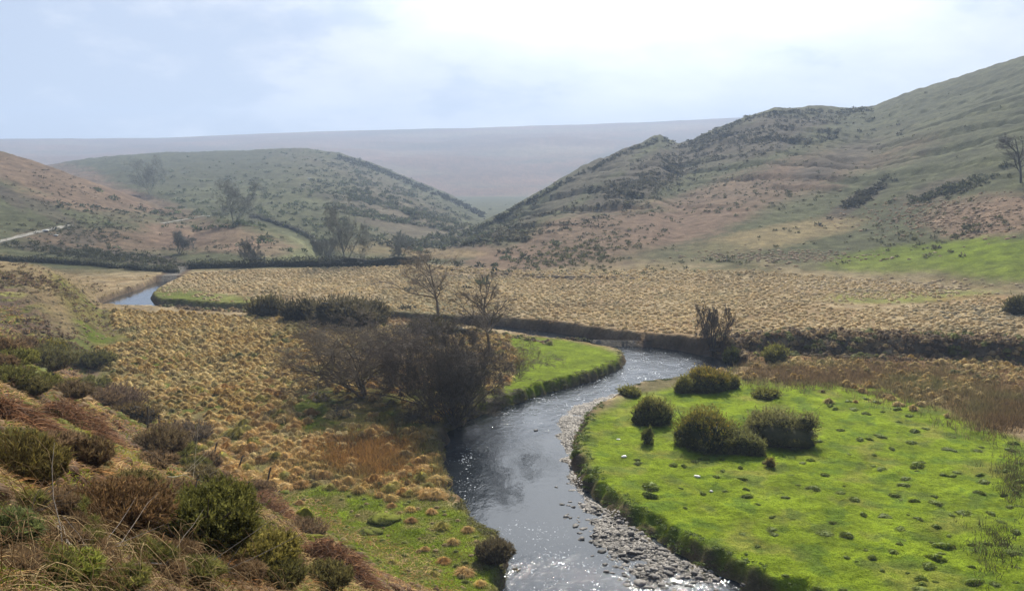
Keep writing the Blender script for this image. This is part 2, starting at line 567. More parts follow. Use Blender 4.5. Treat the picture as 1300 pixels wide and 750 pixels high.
def water_mat():
    m, nt, out = new_mat('river_water')
    geo = nt.nodes.new('ShaderNodeNewGeometry')
    at_ = nt.nodes.new('ShaderNodeAttribute'); at_.attribute_name = 'Col'
    sep = nt.nodes.new('ShaderNodeSeparateColor'); nt.links.new(at_.outputs['Color'], sep.inputs[0])
    rif = sep.outputs[0]
    mp = nt.nodes.new('ShaderNodeMapping'); mp.inputs['Scale'].default_value = (1.0, 0.55, 1.0)
    nt.links.new(geo.outputs['Position'], mp.inputs[0])
    a = tex(nt, 0.9, 3, 0.5, mp.outputs[0])
    b_ = tex(nt, 2.4, 4, 0.6, mp.outputs[0])
    c_ = tex(nt, 11.0, 3, 0.6, mp.outputs[0])
    h = mth(nt, 'ADD', mth(nt, 'MULTIPLY', a, 0.035), mth(nt, 'MULTIPLY', mth(nt, 'MULTIPLY', b_, 0.10), rif))
    h = mth(nt, 'ADD', h, mth(nt, 'MULTIPLY', mth(nt, 'MULTIPLY', c_, 0.02), rif))
    h = mth(nt, 'ADD', h, mth(nt, 'MULTIPLY', b_, 0.008))
    bp = nt.nodes.new('ShaderNodeBump'); bp.inputs['Strength'].default_value = 1.0; bp.inputs['Distance'].default_value = 1.0
    nt.links.new(h, bp.inputs['Height'])
    p = nt.nodes.new('ShaderNodeBsdfPrincipled')
    p.inputs['Base Color'].default_value = (0.012, 0.015, 0.018, 1)
    nt.links.new(mth(nt, 'ADD', mth(nt, 'MULTIPLY', rif, 0.05), 0.02), p.inputs['Roughness'])
    p.inputs['IOR'].default_value = 1.33
    nt.links.new(bp.outputs[0], p.inputs['Normal'])
    # foam flecks where it runs over stones, painted white for sun glints too
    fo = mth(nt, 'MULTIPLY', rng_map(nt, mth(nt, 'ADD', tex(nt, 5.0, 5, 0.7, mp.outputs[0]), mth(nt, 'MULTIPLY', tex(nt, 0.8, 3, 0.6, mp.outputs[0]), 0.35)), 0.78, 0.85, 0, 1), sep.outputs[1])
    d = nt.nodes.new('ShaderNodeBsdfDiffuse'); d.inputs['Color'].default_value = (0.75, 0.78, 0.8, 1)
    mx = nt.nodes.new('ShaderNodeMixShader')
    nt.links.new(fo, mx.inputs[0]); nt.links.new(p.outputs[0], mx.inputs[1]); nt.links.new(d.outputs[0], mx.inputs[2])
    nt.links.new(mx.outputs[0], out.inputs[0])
    return m


M_GROUND = ground_mat()
M_WATER = water_mat()

# ------------------------------------------------------------------ ground colours (albedo of what grows there)
STRAW = np.array([0.30, 0.215, 0.105]); STRAW_PALE = np.array([0.42, 0.32, 0.18]); RUSH = np.array([0.15, 0.085, 0.038])
GRASS = np.array([0.138, 0.185, 0.008]); MOOR = np.array([0.062, 0.064, 0.030]); BRACKEN = np.array([0.135, 0.088, 0.058])
HEATHER = np.array([0.060, 0.048, 0.034]); SOIL = np.array([0.075, 0.052, 0.034]); GRAVELC = np.array([0.13, 0.118, 0.10])
MOSSY = np.array([0.15, 0.155, 0.03]); FARHEATH = np.array([0.125, 0.070, 0.042])


def blob(px, py, cx, cy, rx, ry, ang=0.0, nz=None):
    a = math.radians(ang)
    dx, dy = px - cx, py - cy
    u = (dx * math.cos(a) + dy * math.sin(a)) / rx
    v = (-dx * math.sin(a) + dy * math.cos(a)) / ry
    d = np.hypot(u, v)
    if nz is not None:
        d = d + 0.35 * nz
    return sm(1.15, 0.6, d)


HILL_BLOBS = [
    # right hill
    (760, 300, 190, 34, -8, BRACKEN, 0.85), (930, 255, 150, 30, -18, BRACKEN, 0.8), (650, 330, 70, 14, 0, BRACKEN, 0.6),
    (1080, 200, 110, 26, -14, BRACKEN * 0.8, 0.6), (1150, 150, 120, 30, -22, MOOR * 0.95, 0.8), (1000, 285, 60, 30, -20, MOOR * 1.2, 0.8),
    (720, 240, 60, 16, -30, MOOR, 0.8), (660, 290, 40, 16, -30, MOOR * 1.1, 0.7), (820, 225, 90, 22, -28, HEATHER, 0.9),
    (960, 175, 90, 24, -14, HEATHER, 0.9), (760, 215, 60, 16, -30, HEATHER, 0.7), (1085, 258, 48, 9, -32, HEATHER, 0.95), (1060, 205, 60, 14, -22, HEATHER * 1.2, 0.8),
    (1200, 240, 80, 12, -18, HEATHER * 1.2, 0.7), (1250, 275, 80, 26, -6, BRACKEN * 1.25, 0.85), (1180, 325, 130, 17, -4, GRASS * 0.75, 0.75), (1280, 330, 90, 26, 0, GRASS * 0.75, 0.8),
    (1280, 215, 60, 24, 0, MOOR * 1.1, 0.8), (980, 300, 110, 14, -10, STRAW * 0.9, 0.5), (590, 310, 40, 10, -25, HEATHER, 0.8), (700, 262, 50, 8, -28, HEATHER, 0.6), (880, 318, 70, 10, -5, MOOR * 1.1, 0.6),
    # mid hill
    (250, 215, 170, 22, -4, MOOR * 0.85, 0.9), (470, 250, 120, 30, 22, HEATHER * 1.5, 0.6), (350, 312, 60, 18, 8, MOOR * 1.9, 0.9), (330, 250, 90, 16, 5, MOOR * 1.3, 0.7),
    (520, 290, 70, 26, 25, HEATHER * 1.7, 0.55), (480, 315, 60, 10, 0, STRAW * 0.6, 0.5), (560, 322, 60, 6, 0, STRAW * 0.7, 0.6), (400, 225, 60, 16, 15, MOOR * 1.2, 0.6),
    # left hill
    (80, 235, 140, 26, 18, BRACKEN, 0.85), (200, 262, 70, 10, 16, BRACKEN * 0.9, 0.6), (30, 275, 60, 18, 8, MOOR, 0.8), (150, 305, 110, 16, 0, BRACKEN * 0.85, 0.8),
    (260, 300, 90, 16, 4, BRACKEN * 1.1, 0.8), (330, 315, 50, 10, 0, BRACKEN * 1.2, 0.7), (120, 322, 120, 7, 6, HEATHER, 0.9), (10, 248, 30, 8, 40, HEATHER, 0.8),
    (60, 268, 50, 8, 25, HEATHER * 1.2, 0.6), (100, 300, 24, 12, 20, HEATHER, 0.8), (200, 330, 60, 6, 8, HEATHER, 0.8), (170, 275, 60, 6, 5, MOOR, 0.6),
    # floor beyond the river
    (1170, 375, 120, 8, -2, GRASS * 0.75, 0.6), (1260, 380, 70, 7, 0, RUSH * 1.3, 0.6), (260, 380, 70, 8, 3, GRASS * 0.6, 0.7), (230, 372, 40, 8, 3, GRASS * 0.5, 0.6),
    # spur on the left
    (30, 350, 80, 18, 15, STRAW * 0.7, 0.8), (110, 378, 90, 20, 20, STRAW * 0.6, 0.8), (10, 395, 60, 40, 20, BRACKEN * 1.2, 0.85), (70, 400, 60, 34, 30, STRAW * 0.55, 0.85), (105, 440, 26, 14, 30, GRASS * 0.5, 0.6),
]


def ground_colour(x, y, z):
    n = len(x)
    px, py = proj(x, y, z)
    r = np.hypot(x, y)
    n1 = fbm(x, y, 0.03, 4, 61); n2 = fbm(x, y, 0.15, 4, 62); n3 = fbm(x, y, 0.8, 3, 63)

    def lay(C, col, w):
        return C * (1 - w[:, None]) + col * w[:, None]
    # valley floor: straw meadow with green and brown in it
    C = np.tile(STRAW_PALE * 0.62, (n, 1))
    C = lay(C, STRAW * 0.62, sm(-0.1, 0.3, n2))
    C = lay(C, MOOR * 1.3, sm(0.25, 0.5, n1 + 0.4 * n2) * 0.6)
    C = lay(C, RUSH, sm(0.2, 0.5, -n1 + 0.5 * n3) * 0.5)
    far = sm(195, 235, r)
    C = lay(C, MOOR * (1.1 + 0.5 * np.clip(n1, -1, 1)[:, None]), far)
    # far moor
    C = lay(C, FARHEATH * 1.0 * (1 + 0.5 * fbm(x, y, 0.003, 5, 64)[:, None]), sm(1150, 1280, r))
    C = lay(C, np.array([0.19, 0.17, 0.10]), sm(1150, 1280, r) * sm(0.05, 0.5, fbm(x, y * 1.6, 0.0020, 5, 65)) * 0.35)
    C = lay(C, np.array([0.05, 0.06, 0.035]), sm(1150, 1280, r) * sm(0.1, 0.5, fbm(x, y * 1.5, 0.003, 5, 66)) * 0.45)
    # all hills: general moorland cover
    az = np.arctan2(x, y)
    for h in (H_RIGHT, H_MID, H_LEFT, H_SPUR):
        hz, t = hill_h(h, az, r)
        on = sm(0.0, 0.10, t) * (r < 1180) * sm(-0.6, 0.8, hz - (0 if h is H_SPUR else -50))
        C = lay(C, MOOR * (1.0 + 0.35 * np.clip(n2, -1, 1)[:, None]), on)
    nz = fbm(x, y, 0.05, 5, 67) + 0.4 * n3
    hillm = (r > 85) & (px > -200) & (px < 1500)
    for (cx, cy, rx, ry, ang, col, st) in HILL_BLOBS:
        w = blob(px, py, cx, cy, rx * 1.1, ry * 1.15, ang, nz) * st * hillm
        C = lay(C, np.asarray(col), w)
    # texture of tufts on hills
    C = C * (1 + (0.28 * np.clip(fbm(x, y, 0.35, 3, 68), -1, 1) * sm(110, 150, r) + 0.38 * np.clip(fbm(x, y, 0.07, 4, 69), -1, 1) * sm(190, 320, r)))[:, None]
    # near left hillside
    s = x * NX + y * NY
    e = sm(30, 24, s + 1.5 * n2)
    S = np.tile(BRACKEN * 0.8, (n, 1))
    S = lay(S, MOSSY * 1.1, sm(0.0, 0.3, fbm(x, y, 0.25, 4, 70)) * 0.8)
    S = lay(S, HEATHER, sm(0.1, 0.45, fbm(x, y, 0.3, 4, 71)) * 0.8)
    S = lay(S, GRASS * 0.6, sm(0.15, 0.45, fbm(x, y, 0.2, 4, 72)) * sm(12, 22, s) * 0.8)
    C = lay(C, S, e)
    ml = sm(0.8, -1.5, sdist(x, y, MEADOW, 6)) * (1 - e)
    Cm = np.tile(np.array([0.115, 0.095, 0.028]), (n, 1))
    Cm = lay(Cm, GRASS * 0.45, sm(0.0, 0.4, n2 + 0.3 * n3) * 0.9)
    C = lay(C, Cm, ml)
    w = sm(0.8, -1.2, sdist(x, y, LAWN, 6) + n2)
    C = lay(C, GRASS * 0.9 * (1 + 0.3 * n3[:, None]), w)
    C = lay(C, STRAW * 0.6, w * sm(0.0, 0.4, fbm(x, y, 0.5, 4, 77)) * 0.75)
    # pasture right and the green spit
    dp = sdist(x, y, PASTURE, 10) + 1.2 * n2
    w = sm(1.2, -1.0, dp)
    C = lay(C, GRASS * (1 + 0.20 * np.clip(n2, -1, 1) + 0.18 * np.clip(n3, -1, 1))[:, None], w)
    C = lay(C, np.array([0.19, 0.17, 0.04]), w * sm(0.0, 0.5, fbm(x, y, 0.3, 4, 73)) * 0.6)
    C = lay(C, np.array([0.055, 0.10, 0.012]), w * sm(0.0, 0.4, fbm(x, y, 0.6, 4, 74)) * 0.6)
    w = sm(1.0, -1.0, sdist(x, y, SPIT, 10) + 0.8 * n2)
    C = lay(C, GRASS * 0.85 * (1 + 0.2 * n3[:, None]), w)
    # rough ground between pasture and terrace edge
    rough = blob(px, py, 1090, 470, 150, 26, 4, nz) + blob(px, py, 1250, 510, 80, 40, 20, nz)
    C = lay(C, RUSH * 1.1, np.clip(rough, 0, 1) * sm(-0.4, 0.1, n2 + 0.3) * (r > 60) * (r < 120))
    # scarp of the terrace
    td = -sdist(x, y, TERRACE, 12)
    w = sm(-0.4, 0.4, td) * sm(5.0, 3.0, td) * (r < 135)
    C = lay(C, HEATHER * 1.5, w * 0.8 * sm(-0.5, 0.1, n2 + 0.3 * n3))
    # banks and bed
    sd = sdist(x, y, CHANNEL, 6)
    C = lay(C, SOIL * 1.3, sm(1.0, 0.4, sd + 0.25 * n3) * 0.9)
    C = lay(C, GRAVELC * (1 + 0.3 * n3[:, None]), sm(-0.2, -0.6, sd))
    return np.clip(C, 0.004, 0.8)


# ------------------------------------------------------------------ ground
def build_ground():
    a1 = math.radians(34)
    inner = np.linspace(-a1, a1, 1150)
    side = np.radians(np.concatenate([np.linspace(34, 60, 60)[1:], np.linspace(60, 180, 50)[1:]]))
    az = np.concatenate([-side[::-1], inner, side[:-1]])
    rr = [0.6]
    while rr[-1] < 4000:
        r = rr[-1]
        k = 0.030 if r < 5 else 0.011 if r < 25 else 0.0062 if r < 42 else 0.0045 if r < 140 else 0.0062 if r < 260 else 0.008 if r < 1050 else 0.014
        rr.append(r * (1 + k))
    rr = np.array(rr)
    A, R = np.meshgrid(az, rr)
    X = (R * np.sin(A)).ravel(); Y = (R * np.cos(A)).ravel()
    Z = height(X, Y)
    C = ground_colour(X, Y, Z)
    n, m = len(rr), len(az)
    GRID.update(az=az, r=rr, z=Z.reshape(n, m))
    idx = np.arange(n * m).reshape(n, m)
    nxt = np.roll(idx, -1, 1)
    q = np.stack([idx[:-1], idx[1:], nxt[1:], nxt[:-1]], -1).reshape(-1, 4)
    acc = Acc()
    acc.add(np.stack([X, Y, Z], 1), q[:, ::-1], C)
    c = np.array([[0.0, 0.0, gz(0, 0)]] + [[0, 0, 0]] * 0)
    # close the small hole under the camera
    k0 = acc.n
    acc.add(c, np.stack([np.zeros(m, int), idx[0] - k0, nxt[0] - k0], 1), np.array(BRACKEN))
    o = acc.build('ground', M_GROUND, smooth=True)
    tag(o, kind='structure')
    return o


build_ground()


def build_river():
    x0, y0 = CHANNEL.min(0) - 2; x1, y1 = CHANNEL.max(0) + 2
    x0, x1 = max(x0, -120), min(x1, 60)
    y0 = max(y0, 16)
    gx = np.arange(x0, x1, 0.5); gy = np.arange(y0, y1, 0.5)
    X, Y = np.meshgrid(gx, gy)
    sd = sdist(X, Y, CHANNEL)
    keep = sd < 1.4
    px, py = proj(X, Y, np.full(X.shape, WATER))
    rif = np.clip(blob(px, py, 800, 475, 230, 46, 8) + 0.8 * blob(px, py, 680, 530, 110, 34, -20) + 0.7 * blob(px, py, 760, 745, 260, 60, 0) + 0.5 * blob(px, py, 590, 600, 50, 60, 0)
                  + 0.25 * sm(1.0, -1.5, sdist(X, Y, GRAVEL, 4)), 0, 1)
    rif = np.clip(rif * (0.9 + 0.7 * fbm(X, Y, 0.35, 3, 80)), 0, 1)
    foam_glint = np.clip(0.72 * blob(px, py, 800, 745, 220, 46, 0) + 0.95 * blob(px, py, 800, 470, 180, 34, 8) + 0.8 * blob(px, py, 700, 510, 80, 22, -20) + 0.6 * blob(px, py, 590, 600, 22, 40, 0) + 0.5 * blob(px, py, 690, 690, 60, 30, 20), 0, 1)  # mask of the white flecks: foam and painted sun glints
    C = np.stack([0.04 + 0.9 * rif, foam_glint, np.zeros_like(rif)], -1)
    h, w = X.shape
    idx = np.arange(h * w).reshape(h, w)
    kk = keep[:-1, :-1] | keep[1:, 1:] | keep[:-1, 1:] | keep[1:, :-1]
    q = np.stack([idx[:-1, :-1], idx[:-1, 1:], idx[1:, 1:], idx[1:, :-1]], -1)[kk]
    used, inv = np.unique(q, return_inverse=True)
    V = np.stack([X.ravel(), Y.ravel(), np.full(X.size, WATER)], 1)[used]
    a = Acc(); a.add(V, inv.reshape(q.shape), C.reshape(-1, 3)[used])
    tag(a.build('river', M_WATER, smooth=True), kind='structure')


build_river()


# tracks on the left hill
def ribbon(name, pix, width):
    pts = []
    for i in range(len(pix) - 1):
        for t in np.linspace(0, 1, 12, endpoint=False):
            pts.append((pix[i][0] * (1 - t) + pix[i + 1][0] * t, pix[i][1] * (1 - t) + pix[i + 1][1] * t))
    P = np.array([at(*p) for p in pts])
    T = norm(np.gradient(P[:, :2], axis=0)); N = np.stack([-T[:, 1], T[:, 0]], 1)
    us = np.linspace(-0.5, 0.5, 5)
    G = P[:, None, :2] + N[:, None, :] * (us * width)[None, :, None]
    z = height(G[..., 0], G[..., 1]) + 0.12
    V = np.concatenate([G, z[..., None]], -1)
    idx = np.arange(V.shape[0] * 5).reshape(-1, 5)
    q = np.stack([idx[:-1, :-1], idx[:-1, 1:], idx[1:, 1:], idx[1:, :-1]], -1).reshape(-1, 4)
    a = Acc(); a.add(V.reshape(-1, 3), q, np.array([0.25, 0.235, 0.20]))
    tag(a.build(name, M_GROUND, smooth=True), kind='structure')


ribbon('track', [(-40, 322), (0, 307), (40, 297), (70, 290), (92, 286)], 1.5)
ribbon('track', [(205, 284), (235, 279), (262, 274)], 1.3)


# ------------------------------------------------------------------ vegetation makers
def tussock_acc(acc, x, y, z, R, H, col, nb, nseg, width, rng, core=True, lean=(0, 0)):
    """many tussocks at once: x,y,z,R,H arrays; nb blades each"""
    n = len(x)
    B = np.stack([x, y, z], 1)
    a = rng.uniform(0, 2 * math.pi, (n, nb))
    u = np.sqrt(rng.uniform(0.0, 1, (n, nb)))
    out = np.stack([np.cos(a), np.sin(a)], -1)
    base = np.repeat(B[:, None, :], nb, 1)
    base[..., :2] += out * (u * R[:, None] * 0.35)[..., None]
    L = (H[:, None] * (1.5 + 0.35 * rng.uniform(-1, 1, (n, nb))))
    d = np.concatenate([out * (0.25 + 0.75 * u)[..., None] * (R / H)[:, None, None] * 0.95, np.ones((n, nb, 1))], -1)
    d[..., 0] += lean[0]; d[..., 1] += lean[1]
    droop = 0.45 + 0.4 * u
    side = np.stack([-out[..., 1], out[..., 0], 0.25 * rng.normal(size=(n, nb))], -1)
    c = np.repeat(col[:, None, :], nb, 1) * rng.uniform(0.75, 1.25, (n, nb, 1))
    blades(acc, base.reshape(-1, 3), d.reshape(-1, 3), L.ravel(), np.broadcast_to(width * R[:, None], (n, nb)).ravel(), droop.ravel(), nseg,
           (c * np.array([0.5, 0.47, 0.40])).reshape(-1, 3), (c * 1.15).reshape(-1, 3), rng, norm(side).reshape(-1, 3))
    if core:
        nu, nv = 8, 4
        uu = np.linspace(0, 2 * math.pi, nu, endpoint=False); vv = np.linspace(0.15, math.pi * 0.55, nv)
        U, V = np.meshgrid(uu, vv)
        D = np.stack([np.sin(V) * np.cos(U), np.sin(V) * np.sin(U), np.cos(V)], -1)
        jit = rng.uniform(0.82, 1.12, (n, nv, nu, 1))
        P = B[:, None, None, :] + D[None] * jit * np.stack([R * 0.72, R * 0.72, H * 0.78], 1)[:, None, None, :]
        idx = np.arange(nu * nv).reshape(nv, nu)
        q = np.stack([idx[:-1, :], idx[1:, :], np.roll(idx, -1, 1)[1:, :], np.roll(idx, -1, 1)[:-1, :]], -1).reshape(-1, 4)
        Q = (q[None] + (np.arange(n) * nu * nv)[:, None, None]).reshape(-1, 4)
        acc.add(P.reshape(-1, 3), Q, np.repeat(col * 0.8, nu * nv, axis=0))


def scatter(polygon, step, jitter, rng, r_min=0):
    p = np.asarray(polygon)
    gx = np.arange(p[:, 0].min(), p[:, 0].max(), step); gy = np.arange(p[:, 1].min(), p[:, 1].max(), step * 0.9)
    X, Y = np.meshgrid(gx, gy)
    X = X + (np.arange(len(gy)) % 2)[:, None] * step * 0.5
    X = X.ravel() + rng.uniform(-jitter, jitter, X.size) * step; Y = Y.ravel() + rng.uniform(-jitter, jitter, Y.size) * step
    m = inside(X, Y, p)
    return X[m], Y[m]


def straw_cols(x, y, rng, k=1.0):
    n = len(x)
    w = np.clip(0.42 + 0.9 * fbm(x, y, 0.09, 3, 90) + rng.uniform(-0.3, 0.3, n), 0, 1)[:, None]
    c = np.array([0.55, 0.36, 0.10]) * (1 - w) + np.array([0.82, 0.65, 0.30]) * w
    g = np.clip(sm(0.25, 0.6, fbm(x, y, 0.13, 3, 91)) * 0.6 + (rng.uniform(0, 1, n) > 0.9) * 0.5, 0, 1)[:, None]
    c = c * (1 - g) + np.array([0.20, 0.20, 0.05]) * g
    return c * k * rng.uniform(0.8, 1.15, (n, 1))


rng = np.random.default_rng(11)
# --- near meadow: the tussocks that show largest are objects of their own, the rest is one mass
X, Y = scatter(MEADOW, 0.86, 0.55, rng)
px, py = proj(X, Y, 0 * X)
dens = fbm(X, Y, 0.08, 3, 95)
rushy = np.clip(blob(px, py, 475, 575, 85, 34, -12) + 0.35 * blob(px, py, 420, 405, 170, 8, 3) + 0.8 * blob(px, py, 690, 440, 40, 12), 0, 1)
keep = (hill_h(H_SPUR, np.arctan2(X, Y), np.hypot(X, Y))[1] < 0.22) & (sdist(X, Y, CHANNEL, 6) > 1.0) & (rng.uniform(0, 1, len(X)) > 0.04 + 0.8 * rushy + 0.3 * (dens > 0.5)) & (sdist(X, Y, SPIT, 4) > -1.5)
keep &= ~((px > 380) & (px < 620) & (py > 492) & (py < 545) & (rng.uniform(0, 1, len(X)) < 0.75))
X, Y = X[keep], Y[keep]
Rr = rng.uniform(0.30, 0.72, len(X)) * (1 + 0.25 * fbm(X, Y, 0.1, 2, 170)); Hh = Rr * rng.uniform(0.75, 1.3, len(X))
Z = height(X, Y)
dist = np.hypot(X, Y)
order = np.argsort(dist / Rr)
N_IND = 255
near, rest = order[:N_IND], order[N_IND:]

variants = []
base_cols = [(0.66, 0.44, 0.15), (0.78, 0.56, 0.24), (0.56, 0.33, 0.10), (0.68, 0.48, 0.16), (0.40, 0.34, 0.07), (0.70, 0.46, 0.17)]
for k, bc in enumerate(base_cols):
    a = Acc(); r_ = np.random.default_rng(100 + k)
    z1 = np.zeros(1)
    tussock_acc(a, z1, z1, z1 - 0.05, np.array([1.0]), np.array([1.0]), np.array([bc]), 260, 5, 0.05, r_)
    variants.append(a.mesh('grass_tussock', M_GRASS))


def place_tussock(x, y, R, H, k, label, group, z=None):
    o = bpy.data.objects.new('grass_tussock', variants[k % len(variants)])
    COL.objects.link(o)
    o.location = (x, y, gz(x, y) if z is None else z)
    o.scale = (R, R * random.uniform(0.9, 1.1), H)
    o.rotation_euler = (random.uniform(-0.12, 0.12), random.uniform(-0.12, 0.12), random.uniform(0, 6.28))
    return tag(o, label, 'grass tussock', group)


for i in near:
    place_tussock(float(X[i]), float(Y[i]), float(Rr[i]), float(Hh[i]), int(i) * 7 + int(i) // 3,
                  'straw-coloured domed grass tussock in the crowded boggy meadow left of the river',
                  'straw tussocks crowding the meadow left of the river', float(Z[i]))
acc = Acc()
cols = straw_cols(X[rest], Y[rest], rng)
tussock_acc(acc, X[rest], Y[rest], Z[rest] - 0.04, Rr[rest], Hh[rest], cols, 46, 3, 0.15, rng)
lx, ly = scatter(LAWN, 0.8, 0.6, rng)
m = (rng.uniform(0, 1, len(lx)) < 0.55) & (sdist(lx, ly, CHANNEL) > 0.8) & (sdist(lx, ly, LAWN) < -0.5); lx, ly = lx[m], ly[m]; n = len(lx)
lr = rng.uniform(0.12, 0.3, n)
lc = np.where(rng.uniform(0, 1, (n, 1)) > 0.5, np.array([[0.50, 0.38, 0.16]]), np.array([[0.26, 0.28, 0.05]])) * rng.uniform(0.7, 1.2, (n, 1))
tussock_acc(acc, lx, ly, height(lx, ly) - 0.03, lr, lr * rng.uniform(0.5, 1.0, n), lc, 46, 3, 0.15, rng)
tag(acc.build('tussock_grass', M_GRASS), 'dense straw-coloured tussock grass covering the farther meadow left of the river', 'tussock grass', kind='stuff')

# tussocks on the small lawn by the bend, as they stand in the photograph
LAWN_T = [
    (420, 620, 13, 'small round straw tussock, leftmost of the row along the top of the near lawn'),
    (436, 621, 13, 'round straw tussock, second from the left in the row topping the near lawn'),
    (456, 624, 18, 'broad low straw tussock, third in the row topping the near lawn'),
    (466, 611, 11, 'small brown tussock just behind the row at the top of the near lawn'),
    (485, 613, 19, 'tallest brown-topped tussock at the back of the near lawn'),
    (495, 622, 18, 'pale straw tussock in the tight cluster behind the near lawn'),
    (482, 630, 13, 'green-sided tussock at the left front of the tight cluster on the near lawn'),
    (496, 635, 17, 'wide tawny tussock in front of the tight cluster on the near lawn'),
    (497, 643, 11, 'small green tussock frontmost of the tight cluster on the near lawn'),
    (513, 624, 11, 'low brown tussock between the tight cluster and the river bank'),
    (527, 626, 11, 'dark small tussock beside the bank-top tussock by the river'),
    (540, 631, 17, 'rounded olive tussock at the bank top right of the near lawn'),
    (521, 648, 13, 'squat dark tussock standing alone right of the lawn centre'),
    (522, 662, 14, 'dark mossy tussock just below the squat dark one on the lawn'),
    (548, 651, 14, 'upright dark olive tussock close to the river bank'),
    (562, 670, 18, 'olive tussock with a pale crown near the river bank'),
    (594, 674, 15, 'tawny tussock at the very edge of the near bank'),
    (575, 690, 17, 'brown tussock on the lower lawn a little back from the bank edge'),
    (563, 713, 15, 'pale grey-green tussock low on the lawn beside the big tawny one'),
    (590, 728, 26, 'largest tawny tussock on the near lawn, low by the bank'),
    (497, 716, 14, 'brown tussock at the lower left of the lawn'),
    (540, 698, 12, 'small straw tussock half way down the lawn'),
    (610, 742, 15, 'straw tussock nearest the camera on the bank corner'),
    (380, 640, 12, 'small straw tussock between the lawn and the red bracken'),
    (365, 622, 13, 'yellowish tussock above the red bracken clump'),
    (550, 730, 12, 'small tawny tussock left of the largest one by the bank'),
]
for k, (qx, qy, w, lab) in enumerate(LAWN_T):
    x, y, z = at(qx, qy)
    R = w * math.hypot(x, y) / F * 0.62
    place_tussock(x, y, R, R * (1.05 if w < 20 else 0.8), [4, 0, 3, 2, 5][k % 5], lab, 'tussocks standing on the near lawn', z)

# --- straw meadow beyond the river and the terrace on the right
FARM = poly([(180, 352), (300, 345), (420, 340), (540, 336), (640, 348), (800, 350), (950, 345), (1050, 338), (1160, 340), (1310, 352), (1340, 400), (1340, 452),
             (1200, 449), (1100, 446), (930, 441), (850, 436), (760, 425), (660, 408), (560, 400), (450, 396), (350, 390), (250, 386), (200, 378)], 0)
X, Y = scatter(FARM, 0.92, 0.55, rng)
Z = height(X, Y)
px, py = proj(X, Y, Z)
gr = blob(px, py, 1130, 385, 120, 7, -3) + blob(px, py, 1250, 368, 80, 10, 0) + blob(px, py, 260, 378, 80, 10, 2)
_az, _r = np.arctan2(X, Y), np.hypot(X, Y)
keep = (hill_h(H_RIGHT, _az, _r)[1] < 0.03) & (sdist(X, Y, CHANNEL, 6) > 1.5) & (rng.uniform(0, 1, len(X)) > 0.12 + 0.7 * np.clip(gr, 0, 1)) & (fbm(X, Y, 0.05, 3, 97) < 0.85)
X, Y, Z = X[keep], Y[keep], Z[keep]
Rr = rng.uniform(0.28, 0.68, len(X)) * (1 + 0.3 * fbm(X, Y, 0.07, 2, 171)); Hh = Rr * rng.uniform(0.5, 0.95, len(X))
cc = straw_cols(X, Y, rng, 1.0) * 0.4 + np.array([0.80, 0.64, 0.38]) * 0.6
cc = cc * (1 + 0.22 * np.clip(fbm(X, Y, 0.05, 3, 172), -1, 1))[:, None]
acc = Acc()
tussock_acc(acc, X, Y, Z - 0.04, Rr, Hh, cc, 13, 2, 0.30, rng)
tag(acc.build('moor_grass', M_GRASS), 'pale straw moor grass covering the flat ground beyond the river', 'moor grass', kind='stuff')

# --- bracken/tussock patches on the right hill foot
acc = Acc()
for (cx, cy, rx, ry, n, col) in [(1200, 275, 120, 26, 800, (0.42, 0.28, 0.16)), (1000, 326, 120, 9, 350, (0.44, 0.32, 0.19)), (1100, 365, 150, 10, 500, (0.60, 0.46, 0.27)),
                                  (1240, 400, 80, 12, 160, (0.36, 0.29, 0.16)), (700, 352, 150, 5, 200, (0.44, 0.34, 0.22))]:
    qx = cx + rx * rng.normal(size=n) * 0.5; qy = cy + ry * rng.normal(size=n) * 0.5
    for _ in range(1):
        a_, e_ = azel(qx, qy)
        # march each along its ray
        rs = np.exp(np.linspace(math.log(60), math.log(600), 500))
        XX = np.sin(a_)[:, None] * rs; YY = np.cos(a_)[:, None] * rs
        ZZ = height(XX, YY)
        hit = (EYE + e_[:, None] * rs) < ZZ
        ok = hit.any(1); ii = hit.argmax(1)
        x = XX[np.arange(n), ii][ok]; y = YY[np.arange(n), ii][ok]; z = ZZ[np.arange(n), ii][ok]
    Rr = rng.uniform(0.35, 0.75, len(x)); Hh = Rr * rng.uniform(0.6, 1.0, len(x))
    tussock_acc(acc, x, y, z - 0.05, Rr, Hh * 0.6, np.array(col) * 1.35 * rng.uniform(0.7, 1.2, (len(x), 1)), 14, 2, 0.3, rng)
tag(acc.build('dead_bracken', M_GRASS), 'tawny dead bracken and grass tufts on the foot of the right hill', 'bracken', kind='stuff')


acc = Acc()
qx = rng.uniform(-60, 230, 1300); qy = rng.uniform(330, 432, 1300)
rs = np.exp(np.linspace(math.log(50), math.log(200), 300)); a_, e_ = azel(qx, qy)
XX = np.sin(a_)[:, None] * rs; YY = np.cos(a_)[:, None] * rs; ZZ = height(XX, YY)
hit = (EYE + e_[:, None] * rs) < ZZ; ok = hit.any(1); ii = hit.argmax(1); kk = np.arange(len(qx))
x, y, z = XX[kk, ii][ok], YY[kk, ii][ok], ZZ[kk, ii][ok]
m = (sdist(x, y, CHANNEL, 6) > 1.2); x, y, z = x[m], y[m], z[m]; n = len(x)
w = np.clip(0.5 + 1.3 * fbm(x, y, 0.06, 3, 140), 0, 1)[:, None]
tussock_acc(acc, x, y, z - 0.05, rng.uniform(0.2, 0.5, n), rng.uniform(0.06, 0.16, n), (np.array([0.36, 0.22, 0.13]) * w + np.array([0.34, 0.27, 0.11]) * (1 - w)) * rng.uniform(0.6, 1.3, (n, 1)), 16, 2, 0.25, rng)
tag(acc.build('rough_grass', M_GRASS), 'rough brown and green grass on the low spur at the left', 'grass', kind='stuff')


